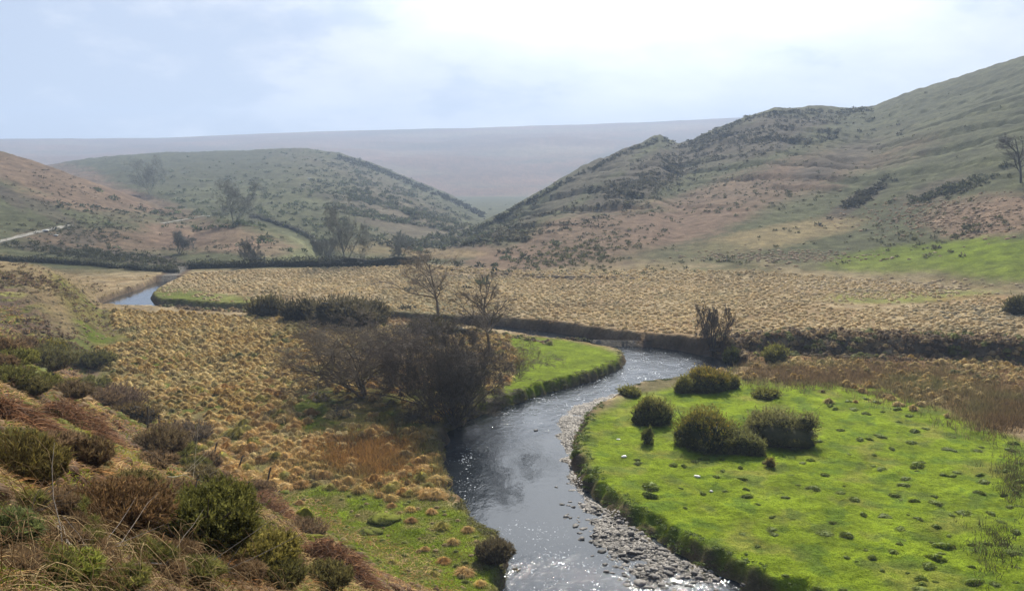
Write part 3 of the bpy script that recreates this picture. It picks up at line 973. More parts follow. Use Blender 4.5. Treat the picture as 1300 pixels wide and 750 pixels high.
# --- rushes: upright brown stalks
def stalks(acc, x, y, L, w, col, rng, per=9, spread=0.25, lean=0.35, nseg=2, droop=0.15):
    n = len(x)
    X = np.repeat(x, per) + rng.normal(size=n * per) * spread; Y = np.repeat(y, per) + rng.normal(size=n * per) * spread
    Z = np.repeat(height(x, y), per) - 0.08
    d = np.stack([rng.normal(size=n * per) * lean, rng.normal(size=n * per) * lean, np.ones(n * per)], 1)
    c = np.repeat(col, per, axis=0) * rng.uniform(0.6, 1.4, (n * per, 1))
    blades(acc, np.stack([X, Y, Z], 1), d, np.repeat(L, per) * rng.uniform(0.5, 1.2, n * per), np.repeat(w, per), droop, nseg, c * 0.75, c, rng)


acc = Acc()
n = 420
qx = np.concatenate([rng.normal(1262, 34, 150), rng.normal(1180, 50, 120), rng.normal(1050, 70, 150)]); qy = np.concatenate([rng.normal(473, 7, 150), rng.normal(492, 12, 120), rng.normal(466, 8, 150)])
p = plane(qx, qy, 0.0); m = sdist(p[:, 0], p[:, 1], CHANNEL, 6) > 1; p = p[m]; n = len(p)
Rr = rng.uniform(0.3, 0.6, n)
tussock_acc(acc, p[:, 0], p[:, 1], height(p[:, 0], p[:, 1]), Rr, Rr * rng.uniform(0.8, 1.4, n), straw_cols(p[:, 0], p[:, 1], rng), 46, 3, 0.15, rng)
tag(acc.build('marsh_grass', M_GRASS), 'straw tufts scattered through the brown rushes under the terrace', 'marsh grass', kind='stuff')
acc = Acc()
RUSHES = [(475, 578, 90, 30, 2200, (0.27, 0.145, 0.045), 0.8), (420, 408, 180, 9, 1500, (0.24, 0.14, 0.06), 0.7), (640, 455, 30, 14, 420, (0.25, 0.15, 0.07), 0.8),
          (1040, 475, 110, 16, 2300, (0.17, 0.115, 0.06), 0.9), (1180, 490, 70, 22, 1500, (0.18, 0.125, 0.06), 1.0), (1270, 520, 55, 24, 1500, (0.16, 0.105, 0.05), 1.1),
          (1270, 480, 60, 14, 700, (0.26, 0.16, 0.09), 0.8), (280, 440, 130, 16, 900, (0.28, 0.165, 0.065), 0.6), (1290, 600, 26, 40, 220, (0.09, 0.085, 0.03), 0.7),
          (1260, 690, 30, 30, 90, (0.08, 0.075, 0.03), 0.7), (560, 590, 14, 26, 200, (0.2, 0.17, 0.06), 0.7), (330, 415, 120, 8, 700, (0.26, 0.15, 0.07), 0.6)]
for (cx, cy, rx, ry, n, col, L) in RUSHES:
    qx = cx + rx * rng.normal(size=n) * 0.55; qy = cy + ry * rng.normal(size=n) * 0.55
    p = plane(qx, qy, 0.0)
    m = (sdist(p[:, 0], p[:, 1], CHANNEL, 6) > 0.7) & (p[:, 1] < 150)
    x, y = p[m, 0], p[m, 1]
    mixw = np.clip(0.35 + 1.3 * fbm(x, y, 0.12, 3, 160), 0, 0.9)[:, None]
    stalks(acc, x, y, rng.uniform(0.5, 1.0, len(x)) * L, np.full(len(x), 0.035), (np.array(col) * (1 - mixw) + np.array([0.16, 0.15, 0.06]) * mixw) * rng.uniform(0.55, 1.4, (len(x), 1)), rng)
tag(acc.build('rushes', M_GRASS), 'reddish brown rushes standing in the wet hollows of the valley floor', 'rushes', kind='stuff')


# ------------------------------------------------------------------ bushes
def bush(name, qx, qy, wpx, hpx, label, cat, col, kind='gorse', tip=None, bloom=0, n=5200, seed=1, group=None, deep=0.9, size=0.055, sparse=False, pos=None):
    n = int(n * 4); col = tuple(np.array(col) * np.array([2.5, 2.3, 1.4])); tip = None if tip is None else tuple(np.array(tip) * 2.3)
    x, y, z = at(qx, qy) if pos is None else pos
    d = math.hypot(x, y)
    W, Hh = wpx * d / F * 0.5, hpx * d / F
    r_ = np.random.default_rng(seed)
    root = thing(name, (x, y, z), label, cat, group)
    ac = Acc()
    # uneven crown: several lobes
    nl = 13 if not sparse else 6
    lob = []
    for i in range(nl):
        a = r_.uniform(0, 2 * math.pi); q = r_.uniform(0.1, 0.72)
        lob.append((math.cos(a) * q * W, math.sin(a) * q * W * deep, Hh * r_.uniform(0.22, 0.75) * (1 - 0.5 * q), W * r_.uniform(0.20, 0.40), Hh * r_.uniform(0.18, 0.36)))
    lob.append((0, 0, Hh * 0.42, W * 0.5, Hh * 0.42))
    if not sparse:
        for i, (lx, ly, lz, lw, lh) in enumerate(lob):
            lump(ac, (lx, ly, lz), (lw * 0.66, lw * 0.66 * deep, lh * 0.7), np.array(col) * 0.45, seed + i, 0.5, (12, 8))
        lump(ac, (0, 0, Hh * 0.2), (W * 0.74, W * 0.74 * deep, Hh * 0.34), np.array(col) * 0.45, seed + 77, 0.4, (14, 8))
    per = n // len(lob)
    for (lx, ly, lz, lw, lh) in lob:
        D = rdir(per, r_)
        rad = 1 + 0.42 * fbm(D[:, 0] * 2 + lx, D[:, 1] * 2 + D[:, 2] * 1.5, 1.4, 3, seed) + 0.17 * r_.normal(size=per)
        rad = rad * (r_.uniform(0.55 if sparse else 0.8, 1.05, per))
        P = np.array([lx, ly, lz]) + D * rad[:, None] * np.array([lw, lw * deep, lh])
        # sprigs: a handful of spines along a short shoot
        ks = max(1, per // 9); P, D = P[:ks], D[:ks]
        up = norm(D + np.array([0, 0, 0.9]) + 0.4 * r_.normal(size=D.shape))
        SL = (0.10 + 0.36 * r_.uniform(0, 1, ks) ** 2.5) * (size / 0.055) * max(1, d / 60)
        tt = r_.uniform(0, 1, (ks, 9))
        PP = (P[:, None] + up[:, None] * (SL[:, None] * tt)[..., None] + r_.normal(size=(ks, 9, 3)) * 0.03 * (size / 0.055)).reshape(-1, 3)
        PP[:, 2] = np.maximum(PP[:, 2], 0.02)
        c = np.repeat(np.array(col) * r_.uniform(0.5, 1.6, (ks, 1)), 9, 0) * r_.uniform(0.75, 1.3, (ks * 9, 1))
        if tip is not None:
            w = (np.repeat(np.clip(D[:, 2] + 0.4, 0, 1) * r_.uniform(0, 1, ks), 9) * tt.ravel())[:, None]  # pale sprig tips, stronger towards the top as painted sunlight
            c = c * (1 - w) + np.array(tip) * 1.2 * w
        tris(ac, PP, size * r_.uniform(0.5, 1.1, ks * 9) * max(1, d / 60), c, np.repeat(up, 9, 0), 2.0, r_)
    skirt = max(200, n // 10)
    a = r_.uniform(0, 2 * math.pi, skirt); q = np.sqrt(r_.uniform(0.3, 1, skirt))
    P = np.stack([np.cos(a) * q * W * 0.8, np.sin(a) * q * W * deep * 0.8, r_.uniform(0, 0.3, skirt) * Hh], 1)
    tris(ac, P, size * max(1, d / 60), np.array(col) * 0.8, None, 2, r_)
    ac.build('foliage', M_SHRUB, root)
    # woody stems
    ac = Acc(); ns = 14
    a = r_.uniform(0, 2 * math.pi, ns)
    P0 = np.stack([np.cos(a) * 0.12 * W, np.sin(a) * 0.12 * W, np.full(ns, -0.15)], 1)
    P3 = np.stack([np.cos(a) * r_.uniform(0.4, 0.95, ns) * W, np.sin(a) * r_.uniform(0.4, 0.9, ns) * W * deep, Hh * r_.uniform(0.5, 1.0, ns)], 1)
    t = np.linspace(0, 1, 6)[None, :, None]
    PP = P0[:, None, :] * (1 - t) + P3[:, None, :] * t
    PP[:, 1:-1] += r_.normal(size=(ns, 4, 3)) * 0.04 * W
    tubes(ac, PP, np.full((ns, 1), 0.03) * np.linspace(1, 0.25, 6)[None], 5, np.array([0.07, 0.055, 0.04]))
    ac.build('stems', M_BARK, root)
    if bloom:
        ac = Acc()
        L = r_.integers(0, len(lob), bloom)
        lb = np.array(lob)[L]
        D = rdir(bloom, r_); D[:, 2] = np.abs(D[:, 2]) * 0.8 + 0.1
        m = fbm(D[:, 0] * 2 + lb[:, 0], D[:, 1] * 2 + lb[:, 1], 1.5, 2, seed + 4) > -0.1
        P = lb[:, :3] + norm(D) * np.stack([lb[:, 3], lb[:, 3] * deep, lb[:, 4]], 1) * r_.uniform(0.95, 1.1, (bloom, 1))
        tris(ac, P[m], 0.048 * max(1, d / 60), np.array([0.72, 0.43, 0.02]) * r_.uniform(0.7, 1.2, (int(m.sum()), 1)), None, 1.0, r_)
        ac.build('blossom', M_GREEN, root)
    return root


G1, G2 = (0.050, 0.058, 0.020), (0.075, 0.078, 0.030)
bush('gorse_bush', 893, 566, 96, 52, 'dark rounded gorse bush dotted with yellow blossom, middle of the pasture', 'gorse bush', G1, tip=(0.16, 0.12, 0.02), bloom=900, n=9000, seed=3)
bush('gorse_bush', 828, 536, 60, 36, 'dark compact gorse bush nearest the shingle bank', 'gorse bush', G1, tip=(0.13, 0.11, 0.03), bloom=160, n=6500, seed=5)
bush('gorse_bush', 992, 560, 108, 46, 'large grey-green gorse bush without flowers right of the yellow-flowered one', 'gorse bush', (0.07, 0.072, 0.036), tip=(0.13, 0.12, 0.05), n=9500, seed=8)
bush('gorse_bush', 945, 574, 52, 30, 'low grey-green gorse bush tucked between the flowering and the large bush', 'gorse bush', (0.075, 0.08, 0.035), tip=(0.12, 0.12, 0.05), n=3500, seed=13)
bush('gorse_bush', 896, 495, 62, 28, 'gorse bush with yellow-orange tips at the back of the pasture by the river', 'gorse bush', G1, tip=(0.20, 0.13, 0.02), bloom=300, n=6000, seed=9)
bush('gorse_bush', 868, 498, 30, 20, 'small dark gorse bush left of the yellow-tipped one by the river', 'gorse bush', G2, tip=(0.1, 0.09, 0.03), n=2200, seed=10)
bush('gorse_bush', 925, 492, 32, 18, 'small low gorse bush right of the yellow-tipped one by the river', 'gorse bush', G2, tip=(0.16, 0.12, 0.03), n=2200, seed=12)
bush('small_shrub', 823, 563, 18, 22, 'small dark broken shrub on the grass left of the flowering gorse', 'shrub', G1, n=700, seed=14, sparse=True)
bush('gorse_bush', 800, 501, 34, 9, 'low green gorse tuft at the top end of the shingle bank', 'gorse bush', G2, n=1500, seed=15)
bush('gorse_bush', 970, 505, 38, 10, 'low dark gorse tuft behind the large grey-green bush', 'gorse bush', G2, n=1500, seed=16)
bush('gorse_bush', 930, 462, 26, 22, 'rounded dark gorse at the far end of the river pool', 'gorse bush', G1, n=1500, seed=17)
bush('gorse_bush', 985, 458, 34, 20, 'dark green gorse on the rough ground right of the river pool', 'gorse bush', G2, n=1800, seed=18)
bush('small_shrub', 925, 576, 12, 18, 'small upright shrub in front of the gap between two gorse bushes', 'shrub', G2, n=500, seed=19, sparse=True)
bush('small_shrub', 965, 578, 18, 14, 'small olive shrub at the foot of the large grey-green bush', 'shrub', G2, n=600, seed=20, sparse=True)
bush('small_shrub', 978, 592, 12, 9, 'tiny brownish shrub alone in front of the large grey-green bush', 'shrub', (0.07, 0.06, 0.03), n=400, seed=21, sparse=True)

# dark thickets beyond the meadow
DT = (0.040, 0.036, 0.026)
bush('thicket', 440, 412, 130, 36, 'long dark thicket behind the bare trees on the left meadow', 'thicket', DT, tip=(0.07, 0.06, 0.04), n=9000, seed=30, deep=0.6, size=0.07)
bush('thicket', 385, 408, 60, 30, 'dark thicket adjoining the left end of the long one', 'thicket', DT, n=3500, seed=31, deep=0.7, size=0.07)
bush('thicket', 340, 400, 52, 26, 'smaller dark thicket on the river bank left of the long one', 'thicket', (0.06, 0.055, 0.035), n=3000, seed=32, deep=0.7, size=0.07)
bush('thicket', 555, 424, 100, 20, 'low dark scrub thicket at the foot of the tallest bare tree', 'thicket', DT, n=4500, seed=33, deep=0.5, size=0.06)
bush('thicket', 1290, 398, 36, 20, 'dark thicket on the terrace at the right edge', 'thicket', (0.05, 0.05, 0.03), n=1800, seed=34, size=0.06)


# ------------------------------------------------------------------ bare trees
def bare_tree(name, qx, qy, hpx, wpx, label, stems=1, levels=4, kids=(7, 6, 6, 5), seed=1, spread=0.9, col=(0.09, 0.075, 0.06), twig=0.012, lean=(0, 0), ivy=False, trunk_r=0.16, low=0.25, pos=None, group=None, fork=0.0):
    x, y, z = at(qx, qy) if pos is None else pos
    d = math.hypot(x, y)
    H, W = hpx * d / F, wpx * d / F
    r_ = np.random.default_rng(seed)
    root = thing(name, (x, y, z), label, 'tree', group)
    K = 7
    T = np.linspace(0, 1, K)
    # stems
    n = stems
    a = r_.uniform(0, 2 * math.pi, n) if n > 1 else np.zeros(1)
    if n > 1:
        a = np.linspace(0, 2 * math.pi, n, endpoint=False) + r_.uniform(-0.4, 0.4, n)
    tilt = fork + (spread * (1.0 if low < 0.1 else 0.6) * r_.uniform(0.5, 1.1, n) if n > 1 else np.zeros(1))
    D = np.stack([np.cos(a) * tilt + lean[0], np.sin(a) * tilt * 0.8 + lean[1], np.ones(n)], 1); D = norm(D)
    L = np.full(n, H * (0.62 if n > 1 else 0.72)) * r_.uniform(0.85, 1.05, n)
    P0 = np.stack([np.cos(a) * 0.1 * (n > 1), np.sin(a) * 0.1 * (n > 1), np.full(n, -0.15)], 1)
    R0 = np.full(n, trunk_r / (n ** 0.5 if n > 1 else 1))

    def curve(P0, D, L, wig, up):
        m = len(P0)
        P = np.zeros((m, K, 3)); P[:, 0] = P0
        d_ = D.copy()
        for k in range(1, K):
            d_ = norm(d_ + r_.normal(size=(m, 3)) * wig + np.array([0, 0, up]))
            P[:, k] = P[:, k - 1] + d_ * (L / (K - 1))[:, None]
        return P
    P = curve(P0, D, L, 0.05 if n == 1 else 0.12, 0.02)
    R = R0[:, None] * (1 - 0.72 * T)[None]
    LV = [(P, R)]
    for lv in range(levels):
        kd = kids[min(lv, len(kids) - 1)]
        m = len(P)
        t = np.clip(r_.uniform((low if lv == 0 else 0.18), 1.0, (m, kd)), 0, 0.999)
        f = t * (K - 1); i = f.astype(int); fr = (f - i)[..., None]
        mi = np.arange(m)[:, None]
        S = P[mi, i] * (1 - fr) + P[mi, i + 1] * fr
        tan = norm(P[mi, i + 1] - P[mi, i])
        rr = R[mi, i] * 0.62
        perp = norm(np.cross(tan, r_.normal(size=tan.shape)))
        ang = r_.uniform(0.45, 1.0, (m, kd, 1)) * spread
        DD = norm(tan * np.cos(ang) + perp * np.sin(ang) + np.array([0, 0, 0.04]))
        LL = (L[:, None] * ((0.62 if lv else 0.66) - 0.30 * t) * r_.uniform(0.7, 1.2, (m, kd)))
        P = curve(S.reshape(-1, 3), DD.reshape(-1, 3), LL.ravel(), 0.14 + 0.03 * lv, 0.02)
        L = LL.ravel(); R = np.maximum(rr.reshape(-1, 1) * (1 - 0.65 * T)[None], twig * 0.5)
        LV.append((P, R))
    tips = LV[-1][0].reshape(-1, 3)
    cx_ = np.median(tips[:, 0]); 
    sx_ = (W * 0.5) / np.percentile(np.abs(tips[:, 0] - cx_), 86 if low < 0.1 else 94); sz_ = H / np.percentile(tips[:, 2], 98.5)
    sc_ = np.array([sx_, sx_, sz_])
    ta = Acc(); tubes(ta, LV[0][0] * sc_, LV[0][1], 8, np.array(col)); ta.build('trunk', M_BARK, root, smooth=True)
    ca = Acc()
    for lv, (P, R) in enumerate(LV[1:]):
        P = P * sc_
        P[..., 2] = np.maximum(P[..., 2], 0.05 + 0.1 * np.abs(P[..., 0]) / W)
        if lv >= 2:
            tubes(ca, P[:, ::2], R[:, ::2], 3, np.array(col) * r_.uniform(0.85, 1.4, (len(P), 1)))
        else:
            tubes(ca, P, R, 6 if lv == 0 else 4, np.array(col))
    ca.build('crown', M_BARK, root)
    if ivy:
        ia = Acc()
        nn = 1400
        t = r_.uniform(0, 0.75, nn)
        PP = np.stack([r_.normal(size=nn) * 0.22 + lean[0] * t * H, r_.normal(size=nn) * 0.22, t * H * 0.75], 1)
        tris(ia, PP, 0.09, np.array([0.03, 0.045, 0.02]) * r_.uniform(0.6, 1.4, (nn, 1)), None, 1.3, r_)
        ia.build('ivy', M_SHRUB, root)
    return root


bare_tree('bare_tree', 556, 408, 92, 92, 'tallest leafless tree with a rounded open crown behind the willow scrub', 1, 4, (14, 7, 6, 6), 41, 1.0, (0.22, 0.18, 0.13), 0.018, low=0.30, trunk_r=0.22)
bare_tree('bare_tree', 621, 452, 104, 78, 'leafless tree with a clear forked trunk at the edge of the green spit', 1, 4, (14, 7, 6, 6), 47, 0.9, (0.18, 0.145, 0.105), 0.016, low=0.32, trunk_r=0.2)
bare_tree('willow_shrub', 545, 512, 112, 170, 'broad dense dark leafless willow on the river bank', 11, 4, (9, 8, 7, 6), 53, 1.2, (0.125, 0.10, 0.078), 0.015, low=0.05, trunk_r=0.2)
bare_tree('willow_shrub', 576, 540, 124, 112, 'dense dark leafless willow overhanging the water at the bend', 10, 4, (9, 8, 7, 6), 54, 1.15, (0.115, 0.095, 0.072), 0.015, low=0.05, trunk_r=0.2)
bare_tree('willow_shrub', 462, 502, 100, 130, 'open leafless willow with stems leaning left on the meadow', 6, 4, (10, 8, 7, 5), 59, 1.0, (0.18, 0.145, 0.10), 0.015, lean=(-0.3, 0), low=0.15, trunk_r=0.28)
bare_tree('bare_tree', 905, 450, 62, 42, 'small leafless tree on the far bank of the river pool', 3, 4, (12, 7, 6, 6), 61, 1.2, (0.12, 0.10, 0.08), 0.018, low=0.09, trunk_r=0.2, lean=(-0.08, 0))
bare_tree('bare_tree', 1296, 232, 52, 56, 'leafless tree high on the right hillside at the edge of the picture', 1, 4, (10, 7, 6, 4), 62, 1.0, (0.11, 0.10, 0.085), 0.035, low=0.2, trunk_r=0.3)
for k, (qx, qy, h, w, lab) in enumerate([
        (440, 333, 72, 66, 'large hazy leafless tree at the far edge of the straw flats'),
        (297, 283, 50, 52, 'round hazy leafless tree beside the hill track'),
        (228, 322, 26, 24, 'small hazy leafless tree on the low brown slope'),
        (320, 336, 32, 26, 'small hazy leafless tree by the field hedge'),
        (190, 246, 42, 40, 'faint leafless tree on the green hill beyond the left slope'),
        (410, 330, 30, 30, 'leafless tree just left of the large hazy one'),
        (508, 330, 34, 30, 'leafless tree at the right end of the field hedge')]):
    bare_tree('bare_tree', qx, qy, h, w, lab, 3, 4, (12, 8, 7, 6), 90 + k, 1.25, (0.20, 0.205, 0.18), 0.024, low=0.10, trunk_r=0.2)  # bark colour lightened, distance haze painted in


# ------------------------------------------------------------------ hedges of the fields on the far side
def hedge(pix, hgt, label, seed, col=(0.07, 0.072, 0.042), n=2600, size=0.25):
    P = np.array([at(*p) for p in pix])
    r_ = np.random.default_rng(seed)
    root = thing('hedge', tuple(P[0]), label, 'hedge')
    L = np.concatenate([[0], np.cumsum(np.linalg.norm(np.diff(P, axis=0), axis=1))])
    t = r_.uniform(0, L[-1], n)
    Q = np.stack([np.interp(t, L, P[:, i]) for i in range(3)], 1)
    hh = hgt * (0.7 + 0.5 * fbm(t, 0 * t, 0.15, 3, seed))
    x = Q[:, 0] + r_.normal(size=n) * 0.6; y = Q[:, 1] + r_.normal(size=n) * 0.6
    z = height(x, y) + r_.uniform(0, 1, n) ** 0.8 * hh
    ac = Acc()
    tris(ac, np.stack([x, y, z], 1) - P[0], size, np.array(col) * r_.uniform(0.6, 1.5, (n, 1)), None, 1.4, r_)
    m = 60
    tt = np.linspace(0, L[-1], m)
    B = np.stack([np.interp(tt, L, P[:, i]) for i in range(2)], 1)
    zb = height(B[:, 0], B[:, 1])
    T = norm(np.gradient(B, axis=0)); N = np.stack([-T[:, 1], T[:, 0]], 1)
    hb = hgt * (0.5 + 0.3 * fbm(tt, 0 * tt, 0.2, 2, seed + 1))
    ring = []
    for (u, v) in ((-0.7, -0.2), (-0.55, 0.8), (0, 1.1), (0.55, 0.8), (0.7, -0.2)):
        ring.append(np.concatenate([B + N * u, (zb + hb * v)[:, None]], 1))
    V = np.stack(ring, 1) - P[0]
    idx = np.arange(m * 5).reshape(m, 5)
    q = np.stack([idx[:-1, :-1], idx[:-1, 1:], idx[1:, 1:], idx[1:, :-1]], -1).reshape(-1, 4)
    ac.add(V.reshape(-1, 3), q, np.array(col) * 0.8)
    ac.build('foliage', M_SHRUB, root)


hedge([(240, 341), (300, 339), (360, 337), (430, 335), (500, 333), (545, 331)], 1.7, 'long dark hedge along the far edge of the straw flats', 81, n=5000)
hedge([(318, 276), (350, 284), (378, 294), (398, 304), (402, 316)], 1.9, 'curved dark hedge around the pale green field on the far hill', 82, n=2600)
hedge([(0, 331), (60, 333), (120, 337), (180, 342), (225, 346)], 1.4, 'dark hedge at the foot of the left hill', 83, n=3600)


# ------------------------------------------------------------------ scrub on hills (uncountable)
def march(qx, qy, r0=60, r1=1150, steps=520):
    a_, e_ = azel(qx, qy)
    rs = np.exp(np.linspace(math.log(r0), math.log(r1), steps))
    X = np.sin(a_)[:, None] * rs; Y = np.cos(a_)[:, None] * rs
    Z = height(X, Y)
    hit = (EYE + e_[:, None] * rs) < Z
    ok = hit.any(1); ii = hit.argmax(1); k = np.arange(len(qx))
    return X[k, ii][ok], Y[k, ii][ok], Z[k, ii][ok], ok


def clumps(acc, x, y, z, s, col, rng, per=16, flat=0.7):
    n = len(x)
    D = rdir(n * per, rng); D[:, 2] = np.abs(D[:, 2]) * flat
    P = np.repeat(np.stack([x, y, z], 1), per, 0) + D * (np.repeat(s, per) * rng.uniform(0.4, 1, n * per))[:, None]
    tris(acc, P, np.repeat(s, per) * 0.42, np.repeat(col, per, 0) * rng.uniform(0.7, 1.35, (n * per, 1)), D, 1.3, rng)


acc = Acc()
def scrub(cx, cy, rx, ry, ang, n, s, col, var=0.35):
    n = int(n * 1.7)
    u = rng.normal(size=n) * rx * 0.5; v = rng.normal(size=n) * ry * 0.5
    a = math.radians(ang)
    x, y, z, ok = march(cx + u * math.cos(a) - v * math.sin(a), cy + u * math.sin(a) + v * math.cos(a))
    kp = fbm(x, y, 0.035, 3, 190) + 0.35 * rng.uniform(-1, 1, len(x)) > 0.0
    x, y, z = x[kp], y[kp], z[kp]; k = len(x)
    clumps(acc, x, y, z, s * rng.uniform(0.4, 1.5, k), np.array(col) * rng.uniform(1 - var, 1 + var, (k, 1)), rng)


scrub(900, 250, 260, 70, -14, 1104, 0.51, (0.088, 0.088, 0.047))
scrub(840, 215, 120, 26, -28, 1035, 0.85, (0.065, 0.062, 0.041))
scrub(980, 170, 130, 26, -8, 896, 0.92, (0.065, 0.062, 0.041))
scrub(660, 290, 100, 26, -30, 552, 0.73, (0.074, 0.068, 0.046))
scrub(1085, 258, 44, 6, -32, 179, 0.97, (0.047, 0.045, 0.030))
scrub(1210, 240, 80, 8, -18, 151, 0.85, (0.061, 0.065, 0.038))
scrub(1200, 290, 110, 30, -4, 179, 0.61, (0.095, 0.092, 0.047))
scrub(750, 325, 200, 20, 0, 482, 0.55, (0.095, 0.095, 0.047))
scrub(480, 250, 130, 46, 24, 1517, 1.36, (0.074, 0.084, 0.049))
scrub(330, 255, 160, 50, 4, 690, 1.18, (0.081, 0.095, 0.049))
scrub(540, 285, 80, 40, 26, 621, 1.36, (0.074, 0.076, 0.049))
scrub(100, 255, 160, 40, 16, 413, 0.49, (0.088, 0.074, 0.049))
scrub(170, 300, 160, 16, 4, 552, 0.49, (0.074, 0.074, 0.043))
scrub(120, 324, 140, 8, 6, 482, 0.61, (0.057, 0.059, 0.034))
scrub(170, 268, 80, 5, 6, 110, 0.73, (0.061, 0.068, 0.041))
scrub(20, 385, 150, 60, 20, 1500, 0.32, (0.13, 0.085, 0.05), 0.5)
scrub(60, 370, 120, 40, 20, 700, 0.26, (0.20, 0.16, 0.07), 0.4)
# along the skylines
for (pts, n, s) in (([(430, 198), (470, 209), (520, 230), (570, 250), (615, 272)], 300, 2.2), ([(600, 294), (700, 238), (790, 192), (835, 176), (890, 173), (960, 146), (1000, 141), (1110, 137)], 460, 1.2)):
    p = np.array(pts, float); t = rng.uniform(p[0, 0], p[-1, 0], n)
    x, y, z, ok = march(t, np.interp(t, p[:, 0], p[:, 1]) + rng.uniform(0, 6, n))
    clumps(acc, x, y, z, s * rng.uniform(0.5, 1.3, len(x)), np.array([[0.035, 0.036, 0.022]]) * rng.uniform(0.7, 1.3, (len(x), 1)), rng)
tag(acc.build('hill_scrub', M_SHRUB), 'dark heather and low scrub dotted over the hillsides', 'scrub', kind='stuff')

# scarp and river-bank growth
acc = Acc()
lines = [([(920, 447), (1000, 450), (1100, 453), (1200, 456), (1320, 462)], 1000, 0.34, (0.13, 0.09, 0.055), 1.6, 2.0),
         ([(655, 419), (700, 424), (750, 431), (800, 438), (860, 444), (905, 450)], 1000, 0.32, (0.05, 0.056, 0.022), 0.9, 0.5),
         ([(200, 386), (250, 390), (350, 396), (450, 402), (560, 408), (650, 417)], 700, 0.3, (0.05, 0.058, 0.024), 0.7, 0.6)]
for (pts, n, s, col, off, sp) in lines:
    p = poly(pts, 0.0)
    L = np.concatenate([[0], np.cumsum(np.linalg.norm(np.diff(p, axis=0), axis=1))]); t = rng.uniform(0, L[-1], n)
    x = np.interp(t, L, p[:, 0]) + rng.normal(size=n) * sp * 0.6; y = np.interp(t, L, p[:, 1]) + off + rng.normal(size=n) * sp
    z = height(x, y); m = (z > WATER + 0.1) & (noise(x, y, 0.35, 131) > -0.25)
    x, y, z = x[m], y[m], z[m]; k = len(x)
    clumps(acc, x, y, z, s * rng.uniform(0.4, 1.3, k), np.array(col) * rng.uniform(0.6, 1.7, (k, 1)), rng, 18, 0.8)
tag(acc.build('bank_scrub', M_SHRUB), 'dark heather hanging over the terrace edge and the far river bank', 'scrub', kind='stuff')

acc = Acc()
for (pts, n, lo, hi, r0) in [([(915, 450), (960, 450), (1040, 452), (1120, 455), (1200, 458), (1320, 464)], 900, -0.6, 6.5, 0.32), ([(655, 421), (700, 427), (750, 434), (800, 441), (860, 447), (915, 452)], 700, 0.0, 2.8, 0.26),
                         ([(200, 390), (250, 394), (350, 399), (450, 405), (560, 411), (640, 418)], 500, 0.2, 2.5, 0.26), ([(250, 399), (350, 404), (450, 410), (560, 416), (640, 424), (700, 434)], 500, -2.2, -0.2, 0.26)]:
    p = poly(pts, 0.0)
    L = np.concatenate([[0], np.cumsum(np.linalg.norm(np.diff(p, axis=0), axis=1))]); t = rng.uniform(0, L[-1], n)
    x = np.interp(t, L, p[:, 0]); y = np.interp(t, L, p[:, 1]) + rng.uniform(lo, hi, n)
    z = height(x, y); m = z > WATER + 0.25; x, y, z = x[m], y[m], z[m]; n = len(x)
    k = rng.uniform(0, 1, (n, 1)); g = (noise(x, y, 0.4, 180) > 0.05)[:, None]
    c = np.where(k > 0.55, np.array([[0.42, 0.30, 0.14]]), np.where(g, np.array([[0.22, 0.22, 0.06]]), np.array([[0.22, 0.15, 0.08]]))) * rng.uniform(0.6, 1.3, (n, 1))
    Rr = r0 * rng.uniform(0.7, 2.2, n)
    tussock_acc(acc, x, y, z - 0.08, Rr, Rr * rng.uniform(0.6, 1.2, n), c, 34, 3, 0.16, rng)
tag(acc.build('bank_tufts', M_GRASS), 'mixed straw and dark grass tufts breaking the edge of the terrace and far bank', 'grass', kind='stuff')

